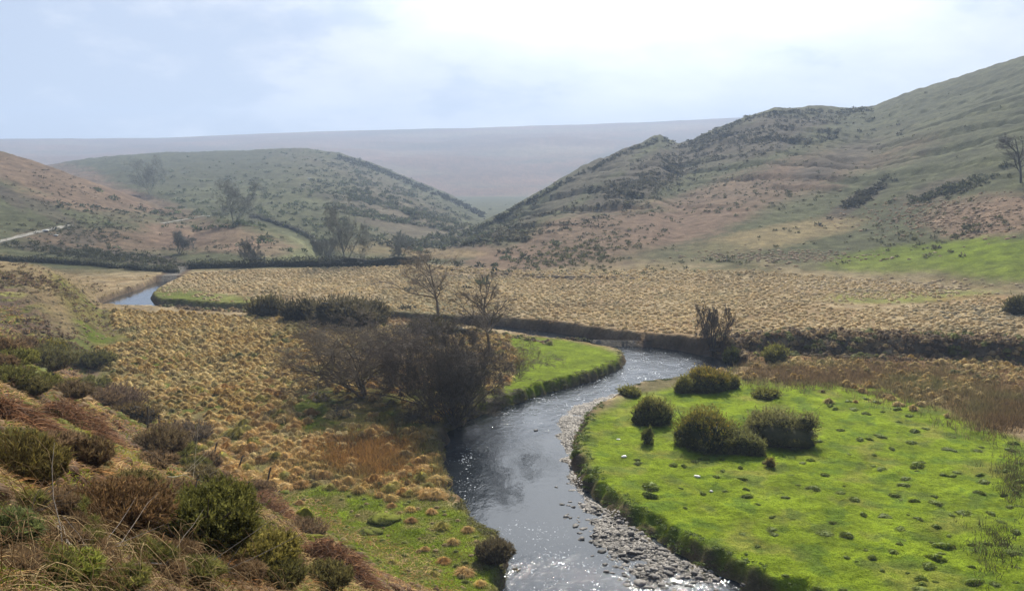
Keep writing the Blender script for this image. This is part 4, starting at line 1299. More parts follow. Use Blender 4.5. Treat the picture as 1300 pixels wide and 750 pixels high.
# turf overhanging the banks of the river: near left bank, spit and pasture edge
acc = Acc()
edges = [([(566, 572), (569, 600), (580, 630), (598, 654), (618, 674), (640, 692), (655, 715), (648, 742)], -1, 500, (0.12, 0.11, 0.03), 0.26),
         ([(577, 550), (605, 532), (645, 518), (685, 505), (725, 493), (765, 481), (792, 468), (799, 458), (785, 450), (740, 441)], -1, 300, (0.10, 0.105, 0.022), 0.22),
         ([(752, 522), (728, 556), (723, 592), (745, 630), (785, 660), (835, 693), (885, 722), (950, 750), (1020, 782)], 1, 340, (0.09, 0.13, 0.014), 0.22),
         ([(800, 498), (850, 489), (905, 481), (940, 472)], 1, 300, (0.06, 0.075, 0.015), 0.3)]
for (pts, sgn, n, col, s) in edges:
    p = poly(pts, WATER)
    L = np.concatenate([[0], np.cumsum(np.linalg.norm(np.diff(p, axis=0), axis=1))]); t = rng.uniform(0, L[-1], n)
    T = norm(np.gradient(p, axis=0)); N = np.stack([T[:, 1], -T[:, 0]], 1) * sgn
    nx, ny = np.interp(t, L, N[:, 0]), np.interp(t, L, N[:, 1])
    mid = (CHANNEL.mean(0))
    x = np.interp(t, L, p[:, 0]); y = np.interp(t, L, p[:, 1])
    # step outwards from the channel
    e = 0.3
    g = sdist(x + nx * e, y + ny * e, CHANNEL, 6) > sdist(x - nx * e, y - ny * e, CHANNEL, 6)
    sg = np.where(g, 1, -1)
    o = rng.uniform(0.1, 1.3, n)
    x = x + nx * sg * o; y = y + ny * sg * o
    z = height(x, y); m = z > WATER + 0.05
    m &= noise(x, y, 0.7, 130) + 0.3 * rng.uniform(-1, 1, n) > -0.15
    x, y, z = x[m], y[m], z[m]; k = len(x)
    cs = np.array(col) * rng.uniform(0.6, 1.5, (k, 1))
    per = 34
    a = rng.uniform(0, 6.28, (k, per)); out = np.stack([np.cos(a), np.sin(a), rng.uniform(0.4, 1.4, (k, per))], -1).reshape(-1, 3)
    b0 = np.repeat(np.stack([x, y, z], 1), per, 0) + np.concatenate([rng.normal(size=(k * per, 2)) * 0.12, np.zeros((k * per, 1))], 1)
    cc = np.repeat(cs, per, 0) * rng.uniform(0.7, 1.4, (k * per, 1))
    blades(acc, b0, out, s * rng.uniform(0.5, 1.3, k * per), 0.045, 0.75, 2, cc * 0.8, cc * 1.1, rng)
tag(acc.build('bank_grass', M_GREEN), 'shaggy grass hanging over the river banks', 'grass', kind='stuff')

# ------------------------------------------------------------------ pasture hummocks
hvars = []
for k in range(5):
    a = Acc(); r_ = np.random.default_rng(300 + k)
    LB = [(0, 0, -0.1, 0.62, 0.62)] + [(math.cos(q) * 0.5, math.sin(q) * 0.5, -0.12, r_.uniform(0.25, 0.5), r_.uniform(0.3, 0.55)) for q in r_.uniform(0, 6.28, 4)]
    for (lx, ly, lz, lw, lh) in LB:
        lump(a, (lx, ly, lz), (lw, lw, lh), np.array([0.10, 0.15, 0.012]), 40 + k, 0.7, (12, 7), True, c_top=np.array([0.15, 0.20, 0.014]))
    n = 1100
    D = rdir(n, r_); D[:, 2] = np.abs(D[:, 2])
    li = r_.integers(0, len(LB), n); lb = np.array(LB)[li]
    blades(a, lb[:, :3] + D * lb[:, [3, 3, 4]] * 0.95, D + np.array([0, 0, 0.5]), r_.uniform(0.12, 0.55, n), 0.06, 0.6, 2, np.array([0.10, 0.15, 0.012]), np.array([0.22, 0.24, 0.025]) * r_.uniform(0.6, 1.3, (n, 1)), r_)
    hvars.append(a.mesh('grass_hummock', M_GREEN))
HUM = [(1161, 548, 17), (1092, 558, 18), (1118, 555, 20), (1068, 546, 14), (1040, 560, 12), (1158, 562, 15), (1132, 570, 14), (1205, 571, 18), (1240, 572, 14), (1282, 572, 16),
       (1288, 564, 14), (1164, 592, 22), (1120, 596, 17), (1048, 604, 14), (1033, 620, 20), (1012, 616, 11), (1150, 608, 15), (1148, 616, 14), (1137, 629, 17), (1162, 637, 16),
       (1068, 626, 14), (1085, 634, 17), (1187, 639, 16), (1222, 652, 26), (1258, 652, 14), (1121, 655, 20), (1096, 654, 13), (1142, 672, 20), (1165, 658, 10), (1188, 668, 14),
       (1047, 678, 24), (1075, 680, 22), (1200, 695, 28), (1234, 692, 13), (1253, 690, 13), (1133, 701, 14), (1187, 710, 28), (1180, 720, 22), (1170, 735, 18), (1120, 725, 10), (1108, 708, 14),
       (825, 618, 26), (824, 629, 22), (808, 584, 12), (810, 588, 14), (856, 591, 14), (868, 592, 12), (885, 585, 12), (893, 583, 14), (940, 594, 14), (909, 606, 12), (864, 620, 9), (943, 609, 14),
       (950, 631, 20), (920, 624, 12), (870, 645, 10), (1170, 750, 22), (1240, 740, 22), (1264, 742, 16), (1250, 612, 16), (1276, 598, 12), (1293, 588, 12), (1296, 612, 14), (1243, 625, 16),
       (980, 672, 16), (983, 679, 14), (1000, 560, 14), (1010, 572, 14), (1030, 585, 14), (1020, 588, 12), (975, 588, 14), (1060, 520, 12), (1085, 520, 14), (1100, 525, 14),
       (1112, 511, 12), (1054, 516, 13), (1078, 510, 12), (1140, 520, 12), (1155, 528, 12), (1140, 536, 12), (1175, 545, 12), (1100, 507, 12), (1128, 500, 12), (1210, 555, 14), (962, 640, 10), (1270, 662, 14), (1290, 675, 16), (1285, 700, 18)]
rh = random.Random(5)
extra = 0
while extra < 60:
    qx, qy = rh.uniform(880, 1300), rh.uniform(520, 750)
    p = plane(qx, qy, 0)
    if sdist(np.array([p[0]]), np.array([p[1]]), PASTURE)[0] < -1.5 and not (840 < qx < 1060 and qy < 580):
        HUM.append((qx, qy, rh.uniform(6, 13))); extra += 1
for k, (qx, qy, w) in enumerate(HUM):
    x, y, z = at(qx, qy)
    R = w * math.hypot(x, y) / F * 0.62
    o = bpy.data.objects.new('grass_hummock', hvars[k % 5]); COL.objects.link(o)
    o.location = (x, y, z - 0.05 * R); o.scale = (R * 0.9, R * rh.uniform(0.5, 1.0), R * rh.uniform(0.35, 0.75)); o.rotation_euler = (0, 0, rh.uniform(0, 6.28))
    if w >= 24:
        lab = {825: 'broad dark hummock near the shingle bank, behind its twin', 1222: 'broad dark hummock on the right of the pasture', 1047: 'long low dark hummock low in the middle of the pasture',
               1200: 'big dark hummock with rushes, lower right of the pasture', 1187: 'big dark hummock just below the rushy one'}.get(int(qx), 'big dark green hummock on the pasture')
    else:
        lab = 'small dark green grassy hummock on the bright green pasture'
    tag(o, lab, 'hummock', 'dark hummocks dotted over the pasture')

# turf lumps that overhang the right bank
bp_ = poly([(752, 530), (735, 560), (731, 590), (752, 627), (790, 655), (838, 688), (888, 716), (950, 742), (1010, 768)], 0.0)
L = np.concatenate([[0], np.cumsum(np.linalg.norm(np.diff(bp_, axis=0), axis=1))])
for k in range(38):
    t = L[-1] * rh.random()
    x, y = float(np.interp(t, L, bp_[:, 0])) + rh.gauss(0, 0.35), float(np.interp(t, L, bp_[:, 1])) + rh.gauss(0, 0.35)
    z = gz(x, y)
    if z < -0.8: continue
    R = rh.uniform(0.2, 0.6)
    o = bpy.data.objects.new('bank_tussock', hvars[k % 5]); COL.objects.link(o)
    o.location = (x, y, z - 0.1); o.scale = (R, R * rh.uniform(0.6, 1.0), R * rh.uniform(0.6, 1.0)); o.rotation_euler = (rh.uniform(-0.2, 0.2), rh.uniform(-0.2, 0.2), rh.uniform(0, 6.28))
    tag(o, 'dark green turf tussock slumping over the right bank above the shingle', 'tussock', 'turf tussocks along the edge of the right bank')

# ------------------------------------------------------------------ stones
svars = []
for k in range(8):
    a = Acc()
    lump(a, (0, 0, 0), (1.0, 0.72, 0.5), np.array([0.145, 0.128, 0.11]) * [1.0, 0.7, 1.25, 0.9, 0.5, 1.35, 0.8, 1.1][k], 60 + k * 3, 0.55, (10, 7))
    svars.append(a.mesh('river_stone', M_STONE, smooth=False))
gp = GRAVEL
gx0, gy0 = gp.min(0); gx1, gy1 = gp.max(0)
N = 90000
cx = rng.uniform(gx0 - 1, gx1 + 1, N); cy = rng.uniform(gy0 - 1, gy1 + 1, N)
sg = sdist(cx, cy, gp); m = (sg < 0.5) & (rng.uniform(0, 1, N) < np.where(sg < -0.2, 1, 0.35)) & (sdist(cx, cy, CHANNEL) < 0.05)
cx, cy = cx[m], cy[m]
cz = height(cx, cy)
m = cz < -0.45
cx, cy, cz = cx[m], cy[m], cz[m]
NS = min(len(cx), 12000)
dd = np.hypot(cx, cy)
size = 0.035 + 0.08 * rng.uniform(0, 1, len(cx)) ** 2
acc = Acc()
a8 = np.linspace(0, 2 * math.pi, 6, endpoint=False)
cube = np.concatenate([np.stack([np.cos(a8), np.sin(a8) * 0.7, 0 * a8], 1), [[0.05, 0.1, 0.55]], ])
n = NS
scl = size[:n] * (1 + dd[:n] / 200)
ang = rng.uniform(0, 6.28, n); ca, sa = np.cos(ang), np.sin(ang)
B = cube[None] * (1 + 0.3 * rng.uniform(-1, 1, (n, 7, 1))) * scl[:, None, None]
tx = B[..., 0] * ca[:, None] - B[..., 1] * sa[:, None]; ty = B[..., 0] * sa[:, None] + B[..., 1] * ca[:, None]
V = np.stack([tx + cx[:n, None], ty + cy[:n, None], B[..., 2] + cz[:n, None] + 0.01], -1)
fan = np.array([[i, (i + 1) % 6, 6] for i in range(6)])
Fq = (fan[None] + (np.arange(n) * 7)[:, None, None]).reshape(-1, 3)
sc = np.array([[0.12, 0.105, 0.088]]) * rng.uniform(0.3, 2.1, (n, 1)) 
acc.add(V.reshape(-1, 3), Fq, np.repeat(sc, 7, 0))
tag(acc.build('shingle', M_STONE), 'grey shingle of the river bar along the right bank', 'shingle', kind='stuff')
# the larger stones, each one its own
rs_ = random.Random(9)
pool = list(range(NS, len(cx))); rs_.shuffle(pool)
pool = pool[:1400]
pool.sort(key=lambda i: dd[i] * rs_.uniform(0.8, 1.25))
for k, i in enumerate(pool[:262]):
    o = bpy.data.objects.new('river_stone', svars[k % 8]); COL.objects.link(o)
    s = rs_.uniform(0.12, 0.26) * (1.3 if k % 11 == 0 else 1)
    o.location = (float(cx[i]), float(cy[i]), float(max(cz[i], WATER - 0.06)) + 0.02)
    o.scale = (s, s, s * rs_.uniform(0.6, 1.0)); o.rotation_euler = (rs_.uniform(-0.3, 0.3), rs_.uniform(-0.3, 0.3), rs_.uniform(0, 6.28))
    tag(o, 'grey river stone lying on the shingle bar of the right bank', 'stone', 'stones on the shingle bar')
for (qx, qy, w, v, lab) in [(764, 700, 14, 4, 'grey stone standing out of the water left of the shingle bar'), (768, 716, 10, 4, 'small dark stone in the water below the grey one'),
                            (812, 740, 24, 2, 'large flat pale stone in the riffle at the bottom of the bar'), (730, 668, 10, 4, 'dark stone in the shallows at the edge of the bar'),
                            (724, 657, 7, 4, 'small dark stone in the shallows above the other one'), (713, 640, 8, 4, 'small dark stone alone in the water by the bar'), (706, 618, 6, 4, 'tiny dark stone farthest up in the shallows'),
                            (680, 546, 8, 4, 'dark stone in midstream opposite the head of the bar'), (760, 692, 12, 4, 'dark wet stone at the waterline of the bar'), (688, 487, 12, 4, 'dark stone near the spit in the riffle')]:
    p = plane(qx, qy, WATER); s = w * math.hypot(*p) / F * 0.5
    o = bpy.data.objects.new('river_stone', svars[v]); COL.objects.link(o)
    o.location = (float(p[0]), float(p[1]), WATER + 0.0); o.scale = (s, s, s * 0.7); o.rotation_euler = (0, 0, qx)
    tag(o, lab, 'stone', None)
wa = Acc(); lump(wa, (0, 0, 0), (1, 0.7, 0.5), np.array([0.72, 0.70, 0.64]), 91, 0.5, (10, 7)); wme = wa.mesh('white_stone', M_STONE)
for (qx, qy, w, lab) in [(792, 580, 8, 'small white stone lying on the grass left of the gorse bushes'), (885, 605, 8, 'white stone on the pasture below the flowering gorse'), (903, 624, 6, 'tiny white stone on the pasture below the other white stone'),
                         (820, 618, 5, 'white stone fleck at the twin hummocks'), (785, 558, 5, 'pale stone nearest the shingle on the grass')]:
    x, y, z = at(qx, qy); s = w * math.hypot(x, y) / F * 0.5
    o = bpy.data.objects.new('white_stone', wme); COL.objects.link(o)
    o.location = (x, y, z + 0.03); o.scale = (s, s, s * 0.8); o.rotation_euler = (0, 0, qx)
    tag(o, lab, 'stone')
for (qx, qy, w, lab) in [(58, 294, 7, 'white boulder below the bend of the hill track'), (71, 300, 5, 'small white boulder below the larger one by the track'), (265, 276, 5, 'white boulder at the right end of the upper track'), (394, 228, 7, 'pale boulder on the flank of the far green hill')]:
    x, y, z = at(qx, qy); s = w * math.hypot(x, y) / F * 0.5
    o = bpy.data.objects.new('white_boulder', wme); COL.objects.link(o)
    o.location = (x, y, z + 0.2); o.scale = (s, s, s * 0.8)
    tag(o, lab, 'boulder')


# ------------------------------------------------------------------ near hillside: cover
def slope_points(n, az0, az1, r0, r1, rng, ztest=True):
    a = np.radians(rng.uniform(az0, az1, n)); r = np.exp(rng.uniform(math.log(r0), math.log(r1), n))
    x, y = r * np.sin(a), r * np.cos(a)
    s = x * NX + y * NY
    m = s < 25.5 + 1.5 * fbm(x, y, 0.15, 3, 62)
    x, y = x[m], y[m]
    z = height(x, y)
    # drop what the camera could never see (below the frame)
    px, py = proj(x, y, z)
    m = (py < 950) & (px > -260) & (px < 900)
    return x[m], y[m], z[m]


# dead bracken litter: strands lying at all angles
acc = Acc()
x, y, z = slope_points(330000, -40, 6, 4.5, 125, rng)
keep = fbm(x, y, 0.2, 3, 101) + 0.3 * rng.uniform(-1, 1, len(x)) > -0.25
x, y, z = x[keep], y[keep], z[keep]
r = np.hypot(x, y); n = len(x)
d = np.stack([rng.normal(size=n), rng.normal(size=n), rng.uniform(0.1, 1.2, n)], 1)
w = np.clip(0.5 + fbm(x, y, 0.3, 3, 102) + rng.uniform(-0.5, 0.5, n), 0, 1)[:, None]
c = np.array([0.36, 0.18, 0.07]) * (1 - w) + np.array([0.54, 0.38, 0.18]) * w
c = c * rng.uniform(0.5, 1.4, (n, 1))
L = (0.16 + 0.0045 * r) * rng.uniform(0.5, 1.5, n)
blades(acc, np.stack([x, y, z], 1), d, L, 0.006 + 0.0005 * r, 0.5, 3, c * 0.8, c, rng)
tag(acc.build('bracken_litter', M_GRASS), 'reddish brown dead bracken and dry stems covering the near hillside', 'bracken', kind='stuff')

acc = Acc()
x, y, z = slope_points(11000, -40, 4, 8, 125, rng)
m = (rng.uniform(0, 1, len(x)) < np.clip(0.75 + fbm(x, y, 0.12, 3, 150), 0.1, 1)) & ((sdist(x, y, LAWN, 6) > 0.3) | (x * NX + y * NY < 22)); x, y, z = x[m], y[m], z[m]; n = len(x)
w = np.clip(0.5 + 1.4 * fbm(x, y, 0.14, 3, 151) + rng.uniform(-0.25, 0.25, n), 0, 1)[:, None]
g = np.clip(sm(0.1, 0.4, fbm(x, y, 0.16, 3, 152)), 0, 1)[:, None]
c = np.array([0.32, 0.16, 0.075]) * (1 - w) + np.array([0.48, 0.32, 0.15]) * w
c = (c * (1 - g) + np.array([0.26, 0.28, 0.03]) * g) * rng.uniform(0.6, 1.3, (n, 1))
q = np.clip(np.hypot(x, y) / 40, 0.45, 1.2)
tussock_acc(acc, x, y, z - 0.06, rng.uniform(0.2, 0.5, n) * q, rng.uniform(0.12, 0.36, n) * q, c, 34, 3, 0.10, rng)
tag(acc.build('bracken_clumps', M_GRASS), 'low clumps of russet bracken and moss on the near hillside', 'bracken', kind='stuff')

# grass and moss between them
acc = Acc()
x, y, z = slope_points(300000, -40, 8, 4.5, 125, rng)
s = x * NX + y * NY
g = fbm(x, y, 0.25, 4, 103) + 0.35 * fbm(x, y, 0.06, 2, 104)
keep = g + 0.25 * rng.uniform(-1, 1, len(x)) + 0.3 * sm(16, 8, np.hypot(x, y)) > -0.06
x, y, z, g = x[keep], y[keep], z[keep], g[keep]
r = np.hypot(x, y); n = len(x)
d = np.stack([rng.normal(size=n) * 0.7, rng.normal(size=n) * 0.7, np.ones(n)], 1)
w = np.clip(0.5 + 1.2 * fbm(x, y, 0.4, 3, 105) + rng.uniform(-0.3, 0.3, n), 0, 1)[:, None]
c = np.array([0.20, 0.27, 0.022]) * (1 - w) + np.array([0.46, 0.40, 0.08]) * w
c = c * rng.uniform(0.6, 1.3, (n, 1))
L = (0.13 + 0.003 * r) * rng.uniform(0.5, 1.4, n)
blades(acc, np.stack([x, y, z - 0.01], 1), d, L, 0.007 + 0.0005 * r, 0.6, 3, c * 0.7, c, rng)
tag(acc.build('hillside_grass', M_GREEN), 'yellow-green grass and moss between the bracken on the near hillside', 'grass', kind='stuff')

# short turf on the near lawn and pasture edge
acc = Acc()
N = 90000
p = np.stack([rng.uniform(LAWN[:, 0].min(), LAWN[:, 0].max(), N), rng.uniform(LAWN[:, 1].min(), LAWN[:, 1].max(), N)], 1)
m = (sdist(p[:, 0], p[:, 1], LAWN) < 0.6) & (sdist(p[:, 0], p[:, 1], CHANNEL) > 0.3)
p = p[m]; n = len(p); z = height(p[:, 0], p[:, 1])
c = np.array([0.19, 0.24, 0.02]) * rng.uniform(0.6, 1.3, (n, 1))
w = np.clip(0.3 + 1.3 * fbm(p[:, 0], p[:, 1], 0.5, 3, 106), 0, 1)[:, None]
c = c * (1 - w) + np.array([0.26, 0.22, 0.08]) * w
blades(acc, np.stack([p[:, 0], p[:, 1], z - 0.01], 1), np.stack([rng.normal(size=n) * 0.7, rng.normal(size=n) * 0.7, np.ones(n)], 1), rng.uniform(0.06, 0.2, n), 0.03, 0.5, 2, c * 0.8, c, rng)
N = 260000
qx = rng.uniform(700, 1330, N); qy = rng.uniform(485, 770, N)
p = plane(qx, qy, 0.0)
m = (sdist(p[:, 0], p[:, 1], PASTURE) < -0.2)
p = p[m]; n = len(p); z = height(p[:, 0], p[:, 1])
c = np.array([0.125, 0.205, 0.012]) * rng.uniform(0.65, 1.3, (n, 1))
w = np.clip(fbm(p[:, 0], p[:, 1], 0.35, 4, 73) * 1.2, 0, 0.7)[:, None]
w2 = np.clip(fbm(p[:, 0], p[:, 1], 0.6, 4, 74) * 1.3, 0, 0.7)[:, None]
c = c * (1 - w) + np.array([0.24, 0.21, 0.05]) * w
c = c * (1 - w2) + np.array([0.06, 0.11, 0.012]) * w2
blades(acc, np.stack([p[:, 0], p[:, 1], z - 0.01], 1), np.stack([rng.normal(size=n) * 0.7, rng.normal(size=n) * 0.7, np.ones(n)], 1), rng.uniform(0.03, 0.11, n), 0.035, 0.5, 1, c * 0.85, c, rng)
tag(acc.build('short_grass', M_GREEN), 'short bright green turf of the pasture and the near lawn', 'grass', kind='stuff')


# ------------------------------------------------------------------ near hillside: individual plants
def heather(qx, qy, wpx, hpx, label, seed, col=(0.085, 0.055, 0.03), tip=(0.15, 0.11, 0.04), n=420, name='heather_bush', cat='heather bush', lean=(0.0, 0.0)):
    col = tuple(np.array(col) * 1.9); tip = tuple(np.array(tip) * 1.9)
    """leggy shrub: many ascending woody stems set with tiny side shoots"""
    x, y, z = at(qx, qy); d = math.hypot(x, y)
    W, H = wpx * d / F * 0.5, hpx * d / F
    r_ = np.random.default_rng(seed)
    root = thing(name, (x, y, z), label, cat)
    K = 6
    a = r_.uniform(0, 2 * math.pi, n); q = np.sqrt(r_.uniform(0, 1, n))
    P0 = np.stack([np.cos(a) * q * W * 0.35, np.sin(a) * q * W * 0.35, np.full(n, -0.03)], 1)
    end = np.stack([np.cos(a) * q * W + lean[0] * W, np.sin(a) * q * W + lean[1] * W, H * (1.0 - 0.45 * q ** 2) * r_.uniform(0.6, 1.1, n)], 1)
    t = np.linspace(0, 1, K)[None, :, None]
    P = P0[:, None] * (1 - t) + end[:, None] * t
    P[..., :2] += (end - P0)[:, None, :2] * (0.25 * np.sin(t[..., 0] * math.pi))[..., None] * 0.8
    P[:, 1:] += r_.normal(size=(n, K - 1, 3)) * 0.035 * H
    st = Acc(); tubes(st, P, np.full((n, 1), 0.0045 + 0.00035 * d) * np.linspace(1.2, 0.4, K)[None], 3, np.array([0.14, 0.092, 0.036]) * r_.uniform(0.6, 1.5, (n, 1)))
    st.build('stems', M_BARK, root)
    per = 34
    tt = r_.uniform(0.35, 1.0, (n, per)); f = tt * (K - 1); i = np.minimum(f.astype(int), K - 2); fr = (f - i)[..., None]
    mi = np.arange(n)[:, None]
    S = (P[mi, i] * (1 - fr) + P[mi, i + 1] * fr).reshape(-1, 3)
    D = norm((P[mi, i + 1] - P[mi, i]).reshape(-1, 3)) + 0.7 * rdir(n * per, r_)
    w = (tt.ravel() ** 2 * r_.uniform(0, 1, n * per))[:, None]
    c = (np.array(col) * (1 - w) + np.array(tip) * w) * r_.uniform(0.6, 1.4, (n * per, 1))
    fo = Acc(); blades(fo, S, D, r_.uniform(0.03, 0.09, n * per) * (0.6 + d / 22), 0.006 + 0.0005 * d, 0.1, 1, c, c * 1.1, r_)
    fo.build('shoots', M_SHRUB, root)
    return root


heather(28, 618, 105, 62, 'tall dark olive heather bush at the left edge of the near slope', 201, (0.07, 0.055, 0.022), (0.15, 0.12, 0.03), 420)
heather(135, 668, 150, 52, 'sprawling brown heather bush on a leaning stem low on the left', 202, (0.085, 0.048, 0.025), (0.16, 0.10, 0.04), 620, lean=(0.15, 0))
heather(5, 690, 80, 36, 'dark green heather tuft in the bottom left corner', 203, (0.05, 0.06, 0.025), (0.12, 0.13, 0.04), 300)
heather(205, 575, 70, 36, 'small dark brown heather bush above the big gorse on the slope', 204, (0.07, 0.05, 0.03), (0.12, 0.09, 0.04), 260)
heather(60, 470, 70, 30, 'low green-brown heather on the slope near the top of the stream of bracken', 205, (0.065, 0.06, 0.028), (0.13, 0.12, 0.04), 260)
heather(150, 520, 70, 32, 'purple-brown heather bush half way down the slope', 206, (0.09, 0.06, 0.045), (0.12, 0.09, 0.05), 260)
heather(110, 590, 60, 34, 'short brown heather bush between the two tall ones on the left', 207, (0.08, 0.05, 0.03), (0.14, 0.1, 0.04), 260)
heather(345, 745, 90, 36, 'olive heather bush low on the near slope by the red bracken', 208, (0.06, 0.055, 0.022), (0.12, 0.11, 0.03), 380)
heather(410, 745, 80, 30, 'dark olive heather at the bottom edge below the large bracken heap', 260, (0.05, 0.045, 0.02), (0.12, 0.10, 0.03), 300)
heather(292, 655, 70, 24, 'small brown heather between the big gorse and the red bracken', 261, (0.07, 0.05, 0.028), (0.13, 0.10, 0.04), 240)
heather(170, 628, 70, 28, 'dark heather just above the round mossy mound', 262, (0.05, 0.042, 0.02), (0.11, 0.09, 0.03), 260)
heather(20, 575, 60, 26, 'olive heather behind the tall one at the left edge', 263, (0.06, 0.055, 0.025), (0.13, 0.12, 0.03), 240)
heather(85, 505, 60, 20, 'low brown heather amid the bracken half way up the left side', 264, (0.075, 0.055, 0.032), (0.14, 0.1, 0.05), 220)
heather(40, 500, 44, 18, 'small dark heather near the left edge above the bracken heap', 265, (0.055, 0.05, 0.024), (0.12, 0.1, 0.03), 200)
heather(250, 612, 56, 20, 'low heather above the big gorse bush beside the lost fence', 266, (0.07, 0.055, 0.03), (0.15, 0.12, 0.05), 200)
heather(80, 735, 90, 30, 'yellow-green heather tuft on the bottom edge at the left', 267, (0.07, 0.08, 0.02), (0.17, 0.17, 0.03), 260)
heather(120, 465, 50, 20, 'small dark green-brown heather where the slope meets the meadow', 268, (0.05, 0.05, 0.022), (0.13, 0.12, 0.03), 200)
heather(240, 560, 60, 26, 'small grey-brown heather by the leftmost fence posts', 209, (0.10, 0.075, 0.05), (0.14, 0.11, 0.07), 200)
bush('gorse_bush', 236, 692, 180, 72, 'big dark green gorse bush on the near slope', 'gorse bush', (0.042, 0.044, 0.016), tip=(0.085, 0.082, 0.022), n=26000, seed=211, size=0.022)
bush('gorse_bush', 322, 728, 130, 50, 'dark olive gorse bush just right of the big one on the near slope', 'gorse bush', (0.06, 0.055, 0.02), tip=(0.12, 0.10, 0.03), n=18000, seed=212, size=0.022)
bush('gorse_bush', 64, 455, 50, 24, 'dark gorse bush at the upper left of the slope, beside the meadow', 'gorse bush', (0.045, 0.05, 0.018), tip=(0.16, 0.12, 0.02), n=6000, seed=213, size=0.05)
bush('gorse_bush', 28, 458, 34, 15, 'low gorse bush at the left edge beside the larger dark one', 'gorse bush', (0.07, 0.07, 0.02), n=3000, seed=214, size=0.05)
bush('heather_bush', 170, 535, 70, 22, 'dark brown heather mound above the first fence post', 'heather bush', (0.055, 0.042, 0.028), n=6000, seed=215, size=0.04)


# the low scrub that runs together between the larger bushes
rq = random.Random(77)
made = 0
while made < 60:
    qx, qy = rq.uniform(-5, 420), rq.uniform(440, 748)
    x, y, z = at(qx, qy)
    if x * NX + y * NY > 23.5 or math.hypot(x, y) > 90: continue
    olive = rq.random() < 0.45
    c0, c1 = ((0.055, 0.055, 0.02), (0.14, 0.13, 0.03)) if olive else ((0.075, 0.05, 0.03), (0.15, 0.10, 0.05))
    k = heather(qx, qy, rq.uniform(35, 80), rq.uniform(10, 20), 'low olive-green scrub plant merging into the bracken of the near slope' if olive else 'low brown heather plant merging into the bracken of the near slope',
                400 + made, c0, c1, 170, name='low_scrub', cat='low scrub')
    k['group'] = 'low olive scrub plants on the near slope' if olive else 'low brown heather plants on the near slope'
    made += 1


# red-brown bracken heaps
def bracken_heap(qx, qy, wpx, hpx, label, seed):
    x, y, z = at(qx, qy); d = math.hypot(x, y)
    W, H = wpx * d / F * 0.5, hpx * d / F * 0.8
    r_ = np.random.default_rng(seed); n = 3600
    a = r_.uniform(0, 6.28, n); q = np.sqrt(r_.uniform(0, 1, n))
    P = np.stack([np.cos(a) * q * W, np.sin(a) * q * W, H * (1 - q ** 2) * r_.uniform(0.2, 1.0, n)], 1)
    P[:, 2] += height(P[:, 0] + x, P[:, 1] + y) - z
    D = np.stack([0.5 * np.cos(a) + r_.normal(size=n), 0.5 * np.sin(a) + r_.normal(size=n), r_.uniform(-0.1, 1.0, n)], 1)
    c = (np.array([0.24, 0.115, 0.06]) + np.array([0.16, 0.12, 0.07]) * r_.uniform(0, 1, (n, 1)) ** 2) * r_.uniform(0.4, 1.4, (n, 1))
    ac = Acc(); blades(ac, P, D, r_.uniform(0.12, 0.42, n), 0.018, 0.5, 4, c * 0.7, c, r_)
    o = ac.build('bracken_heap', M_GRASS, loc=(x, y, z)); tag(o, label, 'bracken')


bracken_heap(352, 655, 62, 40, 'red-brown heap of dead bracken above the mossy stone', 221)
bracken_heap(432, 728, 100, 56, 'large red-brown heap of dead bracken below the near lawn', 222)
bracken_heap(30, 545, 70, 30, 'brown collapsed bracken heap on the left of the slope', 223)
bracken_heap(110, 545, 90, 34, 'brown bracken heap in the middle of the upper slope', 224)

# mossy things
def mossy(name, qx, qy, wpx, hpx, label, cat, seed, col, top, fringe=True):
    x, y, z = at(qx, qy); d = math.hypot(x, y)
    W, H = wpx * d / F * 0.5, hpx * d / F * (0.42 if 'cushion' in name else 1.0)
    root = thing(name, (x, y, z), label, cat)
    a = Acc(); lump(a, (0, 0, H * 0.1), (W, W * 0.8, H * 0.95), np.array(col), seed, 0.4, (28, 16), c_top=np.array(top))
    a.build('body', M_MOSS, root, smooth=True)
    if fringe:
        r_ = np.random.default_rng(seed); n = 2600
        D = rdir(n, r_); D[:, 2] = np.abs(D[:, 2])
        a = Acc(); blades(a, D * np.array([W, W * 0.8, H * 0.95]) * 0.93, D + np.array([0, 0, 0.7]), np.maximum(r_.uniform(0.3, 0.8, n) * H * 0.5, r_.uniform(0.05, 0.16, n)), 0.012 + 0.0003 * d, 0.9, 3, np.array(top) * 0.7, np.array(top) * r_.uniform(0.7, 1.5, (n, 1)), r_)
        a.build('grass_fringe', M_GREEN, root)


mossy('grass_mound', 196, 682, 54, 38, 'round yellow-green mossy mound in front of the big gorse', 'mound', 231, (0.06, 0.055, 0.02), (0.17, 0.16, 0.03))
mossy('mossy_stone', 384, 672, 30, 24, 'dark stone capped with bright yellow moss below the red bracken', 'stone', 232, (0.04, 0.035, 0.02), (0.20, 0.19, 0.02), False)
mossy('moss_cushion', 396, 688, 50, 15, 'yellow-green moss cushion right below the moss-capped stone', 'moss', 233, (0.08, 0.09, 0.02), (0.16, 0.16, 0.02))
mossy('moss_cushion', 287, 712, 60, 18, 'yellow moss cushion below the big gorse bush', 'moss', 234, (0.10, 0.09, 0.02), (0.24, 0.21, 0.03))
mossy('moss_cushion', 488, 660, 44, 14, 'low yellow-green moss cushion in the middle of the near lawn', 'moss', 235, (0.09, 0.095, 0.02), (0.14, 0.15, 0.02))
mossy('moss_cushion', 470, 676, 30, 10, 'small moss cushion below the middle one on the near lawn', 'moss', 236, (0.08, 0.085, 0.02), (0.11, 0.12, 0.02))

